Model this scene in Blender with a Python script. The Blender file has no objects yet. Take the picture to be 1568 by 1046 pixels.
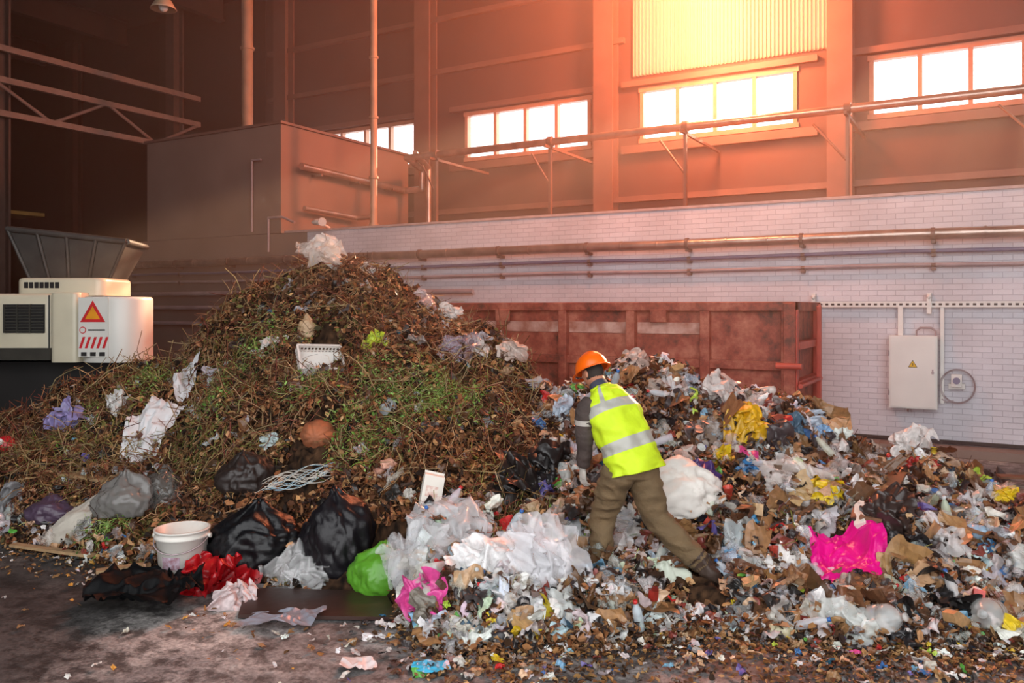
import bpy, bmesh, math, random
import numpy as np
from mathutils import Vector, Matrix, kdtree
pi=math.pi
rng=np.random.default_rng(11); random.seed(5)
CH=2.2; F=1300.0; HOR=480.0
c30=math.cos(pi/6); s30=0.5
RW=np.array([[c30,-s30,0],[s30,c30,0],[0,0,1.0]])
def toW(V): return np.asarray(V,float)@RW.T
def lin(h):
    h=h.lstrip('#'); o=[]
    for i in (0,2,4):
        v=int(h[i:i+2],16)/255; o.append(v/12.92 if v<=0.04045 else ((v+0.055)/1.055)**2.4)
    return tuple(o)
# ---------------------------------------------------------------- noise
def _h(a,b,c,s):
    h=(a*374761393+b*668265263+c*2147483647+s*1274126177)&0xffffffff
    h=((h^(h>>13))*1274126177)&0xffffffff
    return ((h^(h>>16))&0xffffff)/16777215.0
def vn3(x,y,z,s=0):
    x=np.asarray(x,float);y=np.asarray(y,float);z=np.asarray(z,float)+0*x
    xi=np.floor(x).astype(np.int64);yi=np.floor(y).astype(np.int64);zi=np.floor(z).astype(np.int64)
    fx=x-xi;fy=y-yi;fz=z-zi
    fx=fx*fx*(3-2*fx);fy=fy*fy*(3-2*fy);fz=fz*fz*(3-2*fz)
    def L(a,b,t):return a+(b-a)*t
    r=[]
    for dz in (0,1):
        r.append(L(L(_h(xi,yi,zi+dz,s),_h(xi+1,yi,zi+dz,s),fx),L(_h(xi,yi+1,zi+dz,s),_h(xi+1,yi+1,zi+dz,s),fx),fy))
    return L(r[0],r[1],fz)*2-1
def ridge(x,y,z,s=0): return 1-2*np.abs(vn3(x,y,z,s))
# ---------------------------------------------------------------- materials
def newmat(name):
    m=bpy.data.materials.new(name); m.use_nodes=True
    return m,m.node_tree,m.node_tree.nodes['Principled BSDF']
def mat(name,col,rough=0.6,metal=0.0,var=0.25,scale=6.0,bump=0.1,alpha=1.0,col2=None,spec=0.5,bscale=None,detail=5):
    m,nt,b=newmat(name); N=nt.nodes.new; K=nt.links.new
    if isinstance(col,str): col=lin(col)
    if col2 is None: col2=tuple(c*(1-var) for c in col)
    elif isinstance(col2,str): col2=lin(col2)
    tc=N('ShaderNodeTexCoord'); n=N('ShaderNodeTexNoise'); n.inputs['Scale'].default_value=scale; n.inputs['Detail'].default_value=detail
    K(tc.outputs['Object'],n.inputs['Vector'])
    r=N('ShaderNodeValToRGB'); r.color_ramp.elements[0].position=0.35; r.color_ramp.elements[1].position=0.65
    r.color_ramp.elements[0].color=(*col2,1); r.color_ramp.elements[1].color=(*col,1)
    K(n.outputs['Fac'],r.inputs['Fac']); K(r.outputs['Color'],b.inputs['Base Color'])
    b.inputs['Roughness'].default_value=rough; b.inputs['Metallic'].default_value=metal; b.inputs['Alpha'].default_value=alpha
    b.inputs['Specular IOR Level'].default_value=spec
    if bump>0:
        n2=N('ShaderNodeTexNoise'); n2.inputs['Scale'].default_value=bscale or scale*5; n2.inputs['Detail'].default_value=4
        K(tc.outputs['Object'],n2.inputs['Vector'])
        bp=N('ShaderNodeBump'); bp.inputs['Strength'].default_value=bump; bp.inputs['Distance'].default_value=0.02
        K(n2.outputs['Fac'],bp.inputs['Height']); K(bp.outputs['Normal'],b.inputs['Normal'])
    return m
def matattr(name,rough=0.7,alpha=1.0,spec=0.4,bump=0.2,scale=40,transl=0.0,var=0.35,gain=1.0):
    m,nt,b=newmat(name); N=nt.nodes.new; K=nt.links.new
    a=N('ShaderNodeAttribute'); a.attribute_name='Col'
    tc=N('ShaderNodeTexCoord'); n=N('ShaderNodeTexNoise'); n.inputs['Scale'].default_value=scale; n.inputs['Detail'].default_value=4
    K(tc.outputs['Object'],n.inputs['Vector'])
    mr=N('ShaderNodeMapRange'); mr.inputs['From Min'].default_value=.3; mr.inputs['From Max'].default_value=.7
    mr.inputs['To Min'].default_value=gain*(1-var); mr.inputs['To Max'].default_value=gain; K(n.outputs['Fac'],mr.inputs['Value'])
    mx=N('ShaderNodeVectorMath'); mx.operation='SCALE'; K(a.outputs['Color'],mx.inputs[0]); K(mr.outputs['Result'],mx.inputs['Scale'])
    K(mx.outputs[0],b.inputs['Base Color'])
    b.inputs['Roughness'].default_value=rough; b.inputs['Alpha'].default_value=alpha; b.inputs['Specular IOR Level'].default_value=spec
    if bump>0:
        bp=N('ShaderNodeBump'); bp.inputs['Strength'].default_value=bump; bp.inputs['Distance'].default_value=0.01
        K(n.outputs['Fac'],bp.inputs['Height']); K(bp.outputs['Normal'],b.inputs['Normal'])
    if transl>0:
        t=N('ShaderNodeBsdfTranslucent'); K(mx.outputs[0],t.inputs['Color']); ms=N('ShaderNodeMixShader'); ms.inputs[0].default_value=transl
        out=nt.nodes['Material Output']; K(b.outputs[0],ms.inputs[1]); K(t.outputs[0],ms.inputs[2]); K(ms.outputs[0],out.inputs['Surface'])
    return m
# ---------------------------------------------------------------- mesh builder
class MB:
    def __init__(s): s.V=[];s.F=[];s.C=[];s.n=0
    def add(s,V,Fs,col=(.5,.5,.5),m=0,sm=False):
        V=np.asarray(V,float); 
        if not isinstance(Fs,list): Fs=[Fs]
        c=np.asarray(col,float)
        if c.ndim==1: c=np.tile(c,(len(V),1))
        for f in Fs:
            f=np.asarray(f,np.int64)
            if len(f)==0: continue
            mm=np.full(len(f),m) if np.isscalar(m) else np.asarray(m)
            s.F.append((f+s.n,mm,sm))
        s.V.append(V); s.C.append(c); s.n+=len(V)
    def mesh(s,name,mats):
        V=np.concatenate(s.V); C=np.concatenate(s.C)
        me=bpy.data.meshes.new(name)
        loops=np.concatenate([f.ravel() for f,_,_ in s.F]); tot=np.concatenate([np.full(len(f),f.shape[1]) for f,_,_ in s.F])
        st=np.concatenate([[0],np.cumsum(tot)[:-1]])
        me.vertices.add(len(V)); me.vertices.foreach_set('co',V.ravel().astype(np.float32))
        me.loops.add(len(loops)); me.loops.foreach_set('vertex_index',loops.astype(np.int32))
        me.polygons.add(len(tot)); me.polygons.foreach_set('loop_start',st.astype(np.int32))
        me.polygons.foreach_set('material_index',np.concatenate([m for _,m,_ in s.F]).astype(np.int32))
        me.polygons.foreach_set('use_smooth',np.concatenate([np.full(len(f),sm) for f,_,sm in s.F]))
        a=me.color_attributes.new('Col','FLOAT_COLOR','POINT')
        a.data.foreach_set('color',np.concatenate([C,np.ones((len(C),1))],1).ravel().astype(np.float32))
        me.update(calc_edges=True); me.validate()
        for m in mats: me.materials.append(m)
        return me
    def build(s,name,mats,parent=None,cam=False,bevel=0,origin=None):
        if cam: s.V=[toW(v) for v in s.V]
        A=np.concatenate(s.V); c=(A.min(0)+A.max(0))/2
        if origin is not None: c=np.array(origin)
        s.V=[v-c for v in s.V]
        me=s.mesh(name,mats); o=bpy.data.objects.new(name,me); bpy.context.scene.collection.objects.link(o)
        o.location=c
        if parent: o.parent=parent; o.location=Vector(c)-parent.location
        if bevel>0:
            b=o.modifiers.new('bevel','BEVEL'); b.width=bevel; b.segments=2; b.limit_method='ANGLE'; b.angle_limit=0.6
        return o
    def box(s,x0,x1,y0,y1,z0,z1,m=0,col=(.5,.5,.5)):
        V=np.array([[x,y,z] for x in (x0,x1) for y in (y0,y1) for z in (z0,z1)],float)
        s.add(V,np.array([[0,1,3,2],[4,6,7,5],[0,4,5,1],[2,3,7,6],[0,2,6,4],[1,5,7,3]]),col,m)
    def cyl(s,p0,p1,r,n=12,m=0,col=(.5,.5,.5),r1=None,cap=True):
        p0=np.array(p0,float);p1=np.array(p1,float); T=p1-p0;T/=np.linalg.norm(T)+1e-9
        u=np.cross(T,[0,0,1.0]) if abs(T[2])<.9 else np.cross(T,[1.0,0,0]); u/=np.linalg.norm(u); v=np.cross(T,u)
        a=np.linspace(0,2*pi,n,endpoint=False)[:,None]; d=np.cos(a)*u+np.sin(a)*v
        r1=r if r1 is None else r1
        V=np.concatenate([p0+d*r,p1+d*r1]); i=np.arange(n); j=(i+1)%n
        s.add(V,np.stack([i,j,j+n,i+n],1),col,m,True)
        if cap:
            s.add(V[:n],np.array([i[::-1]]),col,m); s.add(V[n:],np.array([i]),col,m)
    def pipe(s,pts,r,n=10,m=0,col=(.5,.5,.5)):
        for a,b in zip(pts[:-1],pts[1:]): s.cyl(a,b,r,n,m,col)
        for a in pts[1:-1]: s.sph(a,r*1.04,m,col)
    def sph(s,c,r,m=0,col=(.5,.5,.5),nu=12,nv=8,S=(1,1,1)):
        pr=[(math.sin(pi*i/nv),-math.cos(pi*i/nv)) for i in range(nv+1)]
        V,Fc=rev(pr,nu); s.add(V*r*np.array(S)+np.array(c),Fc,col,m,True)
def rev(prof,n=16):
    prof=np.array(prof,float); a=np.linspace(0,2*pi,n,endpoint=False)
    V=np.array([[r*math.cos(t),r*math.sin(t),z] for r,z in prof for t in a])
    Fc=[]; i=np.arange(n); j=(i+1)%n
    for k in range(len(prof)-1): Fc.append(np.stack([i+k*n,j+k*n,j+(k+1)*n,i+(k+1)*n],1))
    return V,np.concatenate(Fc)
def empty(name,loc):
    o=bpy.data.objects.new(name,None); o.location=loc; bpy.context.scene.collection.objects.link(o); return o
def ico(sub=5):
    bm=bmesh.new(); bmesh.ops.create_icosphere(bm,subdivisions=sub,radius=1)
    V=np.array([v.co[:] for v in bm.verts]); Fc=np.array([[v.index for v in f.verts] for f in bm.faces]); bm.free(); return V,Fc
ICO5=ico(5)
# ================================================================ MATERIALS for the hall
def brickmat():
    m,nt,b=newmat('painted_white_brick'); N=nt.nodes.new; K=nt.links.new
    g=N('ShaderNodeNewGeometry'); sp=N('ShaderNodeSeparateXYZ'); cb=N('ShaderNodeCombineXYZ'); K(g.outputs['Position'],sp.inputs[0])
    ad=N('ShaderNodeMath'); ad.operation='ADD'; K(sp.outputs['X'],ad.inputs[0]); K(sp.outputs['Y'],ad.inputs[1])
    K(ad.outputs[0],cb.inputs['X']); K(sp.outputs['Z'],cb.inputs['Y'])
    br=N('ShaderNodeTexBrick'); br.inputs['Scale'].default_value=1.0; br.inputs['Brick Width'].default_value=.26; br.inputs['Row Height'].default_value=.085
    br.inputs['Mortar Size'].default_value=.005; br.inputs['Mortar Smooth'].default_value=.3
    br.inputs['Color1'].default_value=(.68,.67,.71,1); br.inputs['Color2'].default_value=(.62,.61,.65,1); br.inputs['Mortar'].default_value=(.46,.44,.49,1)
    K(cb.outputs[0],br.inputs['Vector'])
    n=N('ShaderNodeTexNoise'); n.inputs['Scale'].default_value=.9; n.inputs['Detail'].default_value=6; K(g.outputs['Position'],n.inputs['Vector'])
    mr=N('ShaderNodeMapRange'); mr.inputs['From Min'].default_value=.3; mr.inputs['From Max'].default_value=.7; mr.inputs['To Min'].default_value=.80; mr.inputs['To Max'].default_value=1.03
    K(n.outputs['Fac'],mr.inputs['Value']); vm=N('ShaderNodeVectorMath'); vm.operation='SCALE'; K(br.outputs['Color'],vm.inputs[0]); K(mr.outputs[0],vm.inputs['Scale'])
    K(vm.outputs[0],b.inputs['Base Color']); b.inputs['Roughness'].default_value=.7
    bp=N('ShaderNodeBump'); bp.inputs['Strength'].default_value=.5; bp.inputs['Distance'].default_value=.01; bp.invert=True
    K(br.outputs['Fac'],bp.inputs['Height']); K(bp.outputs['Normal'],b.inputs['Normal'])
    return m
def floormat():
    m,nt,b=newmat('stained_concrete'); N=nt.nodes.new; K=nt.links.new
    g=N('ShaderNodeNewGeometry')
    def noise(sc,d=6,ro=.6):
        n=N('ShaderNodeTexNoise'); n.inputs['Scale'].default_value=sc; n.inputs['Detail'].default_value=d; n.inputs['Roughness'].default_value=ro; K(g.outputs['Position'],n.inputs['Vector']); return n
    n1=noise(.9); n2=noise(6,8,.7); n3=noise(35,5,.6)
    def ramp(src,stops):
        r=N('ShaderNodeValToRGB'); e=r.color_ramp.elements
        e[0].position=stops[0][0]; e[0].color=(*stops[0][1],1); e[1].position=stops[-1][0]; e[1].color=(*stops[-1][1],1)
        for p,c in stops[1:-1]:
            q=e.new(p); q.color=(*c,1)
        K(src,r.inputs['Fac']); return r
    r1=ramp(n1.outputs['Fac'],[(.36,(.10,.098,.10)),(.5,(.26,.25,.25)),(.60,(.50,.48,.465))])
    r2=ramp(n2.outputs['Fac'],[(.42,(.32,.31,.31)),(.54,(1,1,1))])
    r3=ramp(n3.outputs['Fac'],[(.4,(.70,.68,.67)),(.6,(1.15,1.13,1.1))])
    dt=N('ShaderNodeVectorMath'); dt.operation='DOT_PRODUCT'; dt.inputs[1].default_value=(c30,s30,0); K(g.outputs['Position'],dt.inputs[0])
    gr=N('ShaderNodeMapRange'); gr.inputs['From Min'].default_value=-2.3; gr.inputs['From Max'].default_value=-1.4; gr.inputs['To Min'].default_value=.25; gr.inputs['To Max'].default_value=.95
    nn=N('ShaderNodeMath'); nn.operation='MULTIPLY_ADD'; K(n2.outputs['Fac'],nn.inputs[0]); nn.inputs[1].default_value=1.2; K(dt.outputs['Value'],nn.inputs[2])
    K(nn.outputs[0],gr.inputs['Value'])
    def mul(a,c):
        x=N('ShaderNodeMix'); x.data_type='RGBA'; x.blend_type='MULTIPLY'; x.inputs[0].default_value=1; K(a,x.inputs[6]); K(c,x.inputs[7]); return x.outputs[2]
    c=mul(mul(r1.outputs[0],r2.outputs[0]),r3.outputs[0])
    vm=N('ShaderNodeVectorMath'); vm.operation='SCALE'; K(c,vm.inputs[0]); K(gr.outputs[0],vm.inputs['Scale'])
    K(vm.outputs[0],b.inputs['Base Color']); b.inputs['Roughness'].default_value=.7
    bp=N('ShaderNodeBump'); bp.inputs['Strength'].default_value=.6; bp.inputs['Distance'].default_value=.02; K(n2.outputs['Fac'],bp.inputs['Height']); K(bp.outputs['Normal'],b.inputs['Normal'])
    return m
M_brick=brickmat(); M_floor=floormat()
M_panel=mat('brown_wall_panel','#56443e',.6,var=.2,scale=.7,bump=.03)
M_panel_shade=mat('wall_panel_painted_shade','#1c1816',.7,var=.3,scale=.7,bump=.03)  # wall panel again, darkened: shade of the far-left hall put into the colour
M_steel=mat('painted_steel','#745e54',.5,var=.2,scale=2,bump=.03)
M_dark=mat('dark_steel','#1e1b1a',.6,var=.4,scale=2)
M_conc=mat('grey_plaster_block','#857268',.8,var=.18,scale=.8,bump=.1)
M_pipe=mat('aluminium_pipe_cladding','#c4b0a4',.32,metal=.75,var=.35,scale=3,bump=.35,bscale=9)
M_pipeg=mat('grey_painted_pipe','#a8989a',.45,var=.25,scale=3)
M_pipeb=mat('blue_grey_pipe','#77738c',.4,var=.2,scale=3)
M_pipeo=mat('cream_pipe','#b39a80',.45,var=.3,scale=2)
M_white=mat('white_enamel','#dfdcd6',.4,var=.08,scale=3,bump=.02)
M_frame=mat('window_frame','#b08a74',.5,var=.15)
M_ceil=mat('ceiling_sheet','#2a2320',.8,var=.3,scale=1)
# ================================================================ HALL SHELL
YB=14.17; YU=19.57
def slab(name,parts,mt,bevel=0):
    b=MB()
    for p in parts: b.box(*p)
    return b.build(name,[mt],bevel=bevel)
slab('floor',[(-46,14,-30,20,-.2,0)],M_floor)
slab('ceiling',[(-46,8,-2,20,12.5,12.7)],M_ceil)
wins=[(-18.25,-14.53),(-12.75,-8.99),(-7.55,-3.87),(-2.27,1.5)]
ZB,ZT=6.35,7.57; XL=-20.6
parts=[(XL,8,YU,YU+.2,0,ZB)]
xs=[XL]+[v for w in wins for v in w]+[8]
for i in range(0,len(xs),2): parts.append((xs[i],xs[i+1],YU,YU+.2,ZB,ZT))
parts.append((XL,8,YU,YU+.2,ZT,8.0))
parts+=[(XL,-7.75,YU,YU+.2,8.0,12.5),(-3.1,8,YU,YU+.2,8.0,12.5),(-7.75,-3.1,YU,YU+.2,11.6,12.5)]
slab('wall_back',parts,M_panel)
slab('wall_back_shade_bay',[(-46,XL-.01,YU,YU+.2,0,12.5)],M_panel_shade)  # far-left bay of the back wall, its shade carried by the darker colour
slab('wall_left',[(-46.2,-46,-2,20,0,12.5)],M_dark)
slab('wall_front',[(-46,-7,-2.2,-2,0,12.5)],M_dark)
slab('wall_right',[(8,8.2,3,20,0,12.5)],M_panel)
slab('wall_service',[(-13.6,8,YB,YB+.3,0,3.93)],M_brick)
slab('wall_service_plaster',[(-20.6,-13.61,YB,YB+.3,0,3.93)],M_conc)
b=MB(); b.box(-20.4,8,YB+.31,YU-.02,3.7,3.9); b.build('trim_service_roof',[M_conc])
b=MB(); b.box(-14.3,8,YB-.03,YB+.29,3.931,3.975); b.build('trim_wall_coping',[mat('coping','#c0aaa4',.6)])
b=MB(); b.box(-1.9,8,YB-.42,YB-.01,0,.13,0); b.box(-1.9,8,YB-.05,YB-.01,.14,.2,1); b.build('baseboard_service',[M_conc,M_dark],bevel=.01)
for wi,(a,c) in enumerate(wins):
    b=MB(); y0,y1=YU-.06,YU+.12
    b.box(a-.08,c+.08,y0,y1,ZB-.08,ZB+.03); b.box(a-.08,c+.08,y0,y1,ZT-.03,ZT+.08)
    for i in range(5):
        x=a+(c-a)*i/4; b.box(x-.045,x+.045,y0+.01,y1-.01,ZB,ZT)
    b.box(a,c,y0+.02,y1-.02,ZB+.16,ZB+.21)
    b.box(a-.5,c+.5,YU-.16,YU-.01,ZB-.32,ZB-.12,1); b.box(a-.5,c+.5,YU-.16,YU-.01,ZT+.12,ZT+.26,1)
    b.build('window_%d'%(wi+1),[M_frame,M_steel])
m,nt,p=newmat('translucent_corrugated_sheet'); t=nt.nodes.new('ShaderNodeBsdfTranslucent'); t.inputs[0].default_value=(.60,.26,.15,1)
mx=nt.nodes.new('ShaderNodeMixShader'); mx.inputs[0].default_value=.35; p.inputs['Base Color'].default_value=(.50,.34,.28,1)
nt.links.new(p.outputs[0],mx.inputs[1]); nt.links.new(t.outputs[0],mx.inputs[2]); nt.links.new(mx.outputs[0],nt.nodes['Material Output'].inputs['Surface'])
n=700; X=np.linspace(-7.8,-3.05,n); Yc=YU-.05+.03*np.sign(np.sin(X*2*pi/.09))*np.abs(np.sin(X*2*pi/.09))**.4
V=np.concatenate([np.stack([X,Yc,np.full(n,7.95)],1),np.stack([X,Yc,np.full(n,11.7)],1)]); i=np.arange(n-1)
b=MB(); b.add(V,np.stack([i,i+1,i+1+n,i+n],1)); b.build('window_5',[m])
for k,x in enumerate([-30.7,-25.15,-19.58,-14.02,-8.44,-2.87,2.7]):
    b=MB(); w=.26
    b.box(x-w,x+w,YU-.42,YU-.36,0,12.4); b.box(x-w,x+w,YU-.08,YU-.02,0,12.4); b.box(x-.05,x+.05,YU-.36,YU-.08,0,12.4)
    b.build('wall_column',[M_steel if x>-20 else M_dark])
for z in (4.9,8.9,10.4):
    b=MB(); b.box(-20.4,-8 if z==8.9 else 7.9,YU-.14,YU-.02,z-.07,z+.07); b.build('trim_girt',[M_steel])
for k,x in enumerate(range(-42,8,5)):
    b=MB(); b.box(x-.12,x+.12,-1.8,19,11.6,11.68); b.box(x-.12,x+.12,-1.8,19,12.4,12.48); b.box(x-.03,x+.03,-1.8,19,11.68,12.4); b.build('roof_beam',[M_dark])
b=MB(); b.box(-19.27,-14.43,YB-.0,YU-.5,3.94,6.5,0); b.box(-19.33,-14.37,YB-.06,YU-.5,6.5,6.56,1)
b.build('plant_room_block',[M_conc,M_steel])
b=MB(); b.cyl((-17.55,16,6.57),(-17.55,16,12.45),.15,20); 
for z in (6.7,9.2,11): b.cyl((-17.55,16,z),(-17.55,16,z+.06),.19,20)
b.build('vent_stack',[M_pipeo])
b=MB(); b.cyl((-12.5,15.2,3.95),(-12.5,15.2,12.45),.08,14)
for z in (4.1,5.2,6.6,8,9.6): b.cyl((-12.5,15.2,z),(-12.5,15.2,z+.05),.11,14)
b.build('riser_pipe',[M_pipeo])
b=MB(); b.pipe([(-14.2,14.6,5.55),(-14.2,18.6,5.45),(-13.6,18.6,5.45),(-13.6,18.6,6.0),(-12.9,17,6.0),(4,17,6.0)],.085,12)
b.pipe([(-14.2,14.7,4.56),(-14.2,16.6,4.5),(-13.7,16.6,4.5),(-13.7,16.6,3.9)],.06,12)
b.pipe([(-13.3,18.5,3.9),(-13.3,18.5,6.0),(-12.8,17.2,6.15)],.07,12)
for x in np.arange(-12,3,3.2):
    b.box(x-.03,x+.03,16.95,17.05,3.9,5.9,1); b.box(x-.03,x+.03,16.7,YU-.1,5.84,5.9,1); b.cyl((x,17,5.0),(x-.7,17.4,5.85),.025,6,1); b.cyl((x-.06,17,6),(x+.06,17,6),.12,14,1)
for y in (15.2,16.6,18): b.box(-14.43,-14.1,y-.03,y+.03,5.38,5.44,1)
b.build('process_pipework',[M_pipe,M_steel])
b=MB(); b.pipe([(-15.3,YB-.08,4.0),(-15.3,YB-.08,5.7),(-15.0,YB-.08,5.7)],.025,8); b.pipe([(-14.75,YB-.08,3.5),(-14.75,YB-.08,4.3),(-14.3,YB-.08,4.3),(-13.9,YB-.1,4.15)],.03,8)
b.build('block_conduit',[M_pipeg])
b=MB(); b.sph((-13.0,13.9,4.1),.12,0,S=(1.6,1,.6)); b.cyl((-13.0,13.9,4.1),(-13.0,14.25,4.0),.03,8); b.cyl((-12.85,13.85,4.1),(-12.8,13.8,4.08),.09,12); b.build('security_camera',[M_white])
for z,r,y,mm in ((3.30,.085,.2,M_pipe),(3.05,.03,.1,M_pipeb),(2.84,.028,.09,M_pipeg)):
    b=MB(); xs=np.arange(-20.3,7,1.9); pts=[(x,YB-y,z+.012*math.sin(k*2.1)) for k,x in enumerate(xs)]; b.pipe(pts,r,12)
    for x in xs[::1]:
        b.box(x+.5,x+.56,YB-y-.02,YB-.002,z-r-.05,z-r,1); b.cyl((x+.5,YB-y,z),(x+.56,YB-y,z),r*1.15,12,1)
        if r>.05: b.cyl((x+1.2,YB-y,z),(x+1.23,YB-y,z),r*1.1,12,0)
    b.build('wall_pipe',[mm,M_steel])
b=MB()
for z in (2.55,2.2,1.8): b.pipe([(-20.3,YB-.15,z),(-9,YB-.15,z-.03)],.05,10)
b.build('lower_wall_pipe',[M_pipeg])
b=MB(); b.box(-2.55,7,YB-.10,YB-.08,2.2,2.29); b.box(-2.55,7,YB-.08,YB-.005,2.2,2.21)
for x in np.arange(-2.5,7,.09): b.box(x,x+.045,YB-.104,YB-.1,2.23,2.26,1)
for x in (-2.5,-.83,1): b.box(x-.03,x+.03,YB-.12,YB-.005,2.1,2.42); b.sph((x,YB-.12,2.36),.035)
b.build('cable_tray',[M_white,M_dark])
b=MB(); x0,x1=-1.37,-.71
b.box(x0,x1,YB-.27,YB-.02,.67,1.77,0); b.box(x0+.02,x1-.02,YB-.285,YB-.272,.69,1.75,0)
for z in (.9,1.5): b.box(x0-.012,x0+.005,YB-.28,YB-.22,z-.04,z+.04,2)
b.cyl((x1-.06,YB-.3,1.22),(x1-.06,YB-.285,1.22),.02,10,2); b.box(x1-.07,x1-.05,YB-.31,YB-.3,1.2,1.27,2)
tx,tz=-1.04,1.33
def tri(b,x,y,z,r,m): b.add(np.array([[x-r*.87,y,z-r*.5],[x+r*.87,y,z-r*.5],[x,y,z+r]]),np.array([[0,1,2]]),m=m)
tri(b,tx,YB-.287,tz,.075,3); tri(b,tx,YB-.288,tz,.06,1); b.box(tx-.006,tx+.006,YB-.29,YB-.2885,tz-.015,tz+.03,3)
b.box(-1.26,-1.19,YB-.1,YB-.04,1.77,2.2,0); b.box(-.68,-.63,YB-.08,YB-.02,.75,2.2,0)
b.pipe([(-1.0,YB-.1,1.77),(-1.0,YB-.1,1.84),(-.95,YB-.1,1.89),(-.8,YB-.1,1.89),(-.74,YB-.1,1.84),(-.74,YB-.1,1.7)],.014,8,2)
b.cyl((-1.1,YB-.1,.67),(-1.1,YB-.1,.6),.03,8,2); b.build('electrical_cabinet',[M_white,mat('yellow_sign','#f2c200',.5),M_pipeg,M_dark],bevel=.008)
b=MB()
for rr,dy in ((.23,0),(.22,.02),(.235,.04)):
    pts=[(-.45+rr*math.cos(a),YB-.06-dy,1.02+rr*math.sin(a)*1.1) for a in np.linspace(0,2*pi,33)]; b.pipe(pts,.006,6,1)
b.box(-.53,-.39,YB-.2,YB-.12,1.02,1.2,0); b.box(-.57,-.35,YB-.12,YB-.01,.98,1.06,0); b.cyl((-.46,YB-.2,1.11),(-.46,YB-.24,1.11),.05,12,2)
b.pipe([(-.66,YB-.08,.82),(-.6,YB-.08,.78),(-.5,YB-.08,.8)],.01,6,1); b.build('socket_and_cable_coil',[M_white,M_pipeg,M_pipeb],bevel=.004)
# ================================================================ LEFT HALL STEELWORK
b=MB(); x=-23.0
for z in (9.15,8.3,7.4): b.box(x-.07,x+.07,10.5,18.9,z-.08,z+.08)
ys=np.linspace(10.5,18.9,6)
for k in range(5):
    za,zb=(7.4,8.3) if k%2==0 else (8.3,7.4); b.cyl((x,ys[k],za),(x,ys[k+1],zb),.05,8)
b.build('lattice_truss',[mat('grey_truss_paint','#8a7f78',.5)])
for y in (12.6,18.2):
    x_=-23.35
    b=MB(); b.box(x_-.2,x_+.2,y-.2,y-.14,0,12.3); b.box(x_-.2,x_+.2,y+.14,y+.2,0,12.3); b.box(x_-.04,x_+.04,y-.14,y+.14,0,12.3); b.build('hall_column',[mat('grey_column','#4a4540',.6)])
b=MB(); 
for z in (5.6,5.95,6.3): b.box(-24.6,-23.6,12.3,12.35,z,z+.05)
for xx in (-24.6,-24,-23.65): b.box(xx,xx+.05,12.3,12.35,4.9,6.3)
b.box(-24.8,-23.6,12.3,14,4.8,4.9); b.build('walkway_railing',[mat('yellow_rail','#8f7a3a',.6)])
b=MB(); V,Fc=rev([(.04,.3),(.05,.22),(.16,.17),(.24,.03),(.27,-.02),(.25,-.02),(.2,.02),(.1,.06),(0.001,.07)],24); 
pl=toW(np.array([[-5.95,14.2,7.3]]))[0]; b.add(V*.8+pl,Fc,m=0,sm=True); b.cyl(pl+[0,0,.2],pl+[0,0,4.98],.012,6,1); b.sph(pl+[0,0,.02],.08,2); b.build('high_bay_lamp',[M_pipeo,M_dark,M_white])
# ================================================================ SKIP CONTAINER
mC,nt,p=newmat('rusty_orange_paint'); N=nt.nodes.new;K=nt.links.new
g=N('ShaderNodeTexCoord'); n1=N('ShaderNodeTexNoise'); n1.inputs['Scale'].default_value=1.8; n1.inputs['Detail'].default_value=9; n1.inputs['Roughness'].default_value=.75; K(g.outputs['Object'],n1.inputs['Vector'])
r=N('ShaderNodeValToRGB'); e=r.color_ramp.elements; e[0].position=.38; e[0].color=(*lin('#4e261c'),1); e[1].position=.66; e[1].color=(*lin('#c07860'),1); q=e.new(.5); q.color=(*lin('#964230'),1)
K(n1.outputs['Fac'],r.inputs['Fac']); K(r.outputs[0],p.inputs['Base Color']); p.inputs['Roughness'].default_value=.6
M_cred=mat('container_frame_red','#c8503f',.5,var=.3,scale=3); M_cstr=mat('faded_white_stripe','#cfa294',.6,col2='#a0604c',scale=5,var=.3)
b=MB(); x0,x1,y0,y1,zt=-8.8,-2.2,11.0,12.75,2.27
b.box(x0,x1,y0+.08,y0+.12,.25,zt-.1); b.box(x0,x1,y1-.12,y1-.08,.25,zt-.1); b.box(x0+.05,x0+.1,y0+.1,y1-.1,.25,zt-.1)
b.box(x1-.1,x1-.05,y0+.1,y1-.1,.25,zt-.1); b.box(x0,x1,y0+.1,y1-.1,.2,.28)
for yy in (y0,y1-.12): b.box(x0-.03,x1+.03,yy-.02,yy+.14,zt-.12,zt,0)
for xx in (x0-.03,x1-.12): b.box(xx,xx+.15,y0,y1,zt-.12,zt,0)
for xx in np.linspace(x0+.05,x1-.15,7):
    b.box(xx,xx+.13,y0-.03,y0+.08,.15,zt-.12,0)
for zz in (.15,.75,1.38): b.box(x0,x1,y0,y0+.08,zz,zz+.12,0)
for k,xx in enumerate(np.linspace(x0+.05,x1-.15,7)[:-1]):
    if 1<=k<=4: b.box(xx+.14,xx+.14+.9,y0+.06,y0+.079,1.83,1.99,1)
b.box(x1-.12,x1+.03,y0-.05,y0+.1,.05,zt-.02,0); b.box(x1-.02,x1+.05,y0+.0,y0+.1,.1,zt-.1,2)
b.box(x1-.05,x1+.04,y1-.15,y1,.05,zt-.02,2)
for zz in (.5,1.15,1.65): b.box(x1-.06,x1+.06,y0+.1,y1-.1,zz,zz+.1,2)
b.box(x1+.06,x1+.12,y1-.5,y1-.42,.3,zt-.05,2); b.cyl((x1+.1,y0-.06,1.2),(x1+.1,y1-.4,1.2),.03,10,2); b.cyl((x1-.2,y0-.08,1.45),(x1+.12,y0-.08,1.45),.04,10,2)
for xx in (x0+1,x1-1): b.box(xx-.2,xx+.2,y0+.2,y1-.2,0,.2,2)
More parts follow.
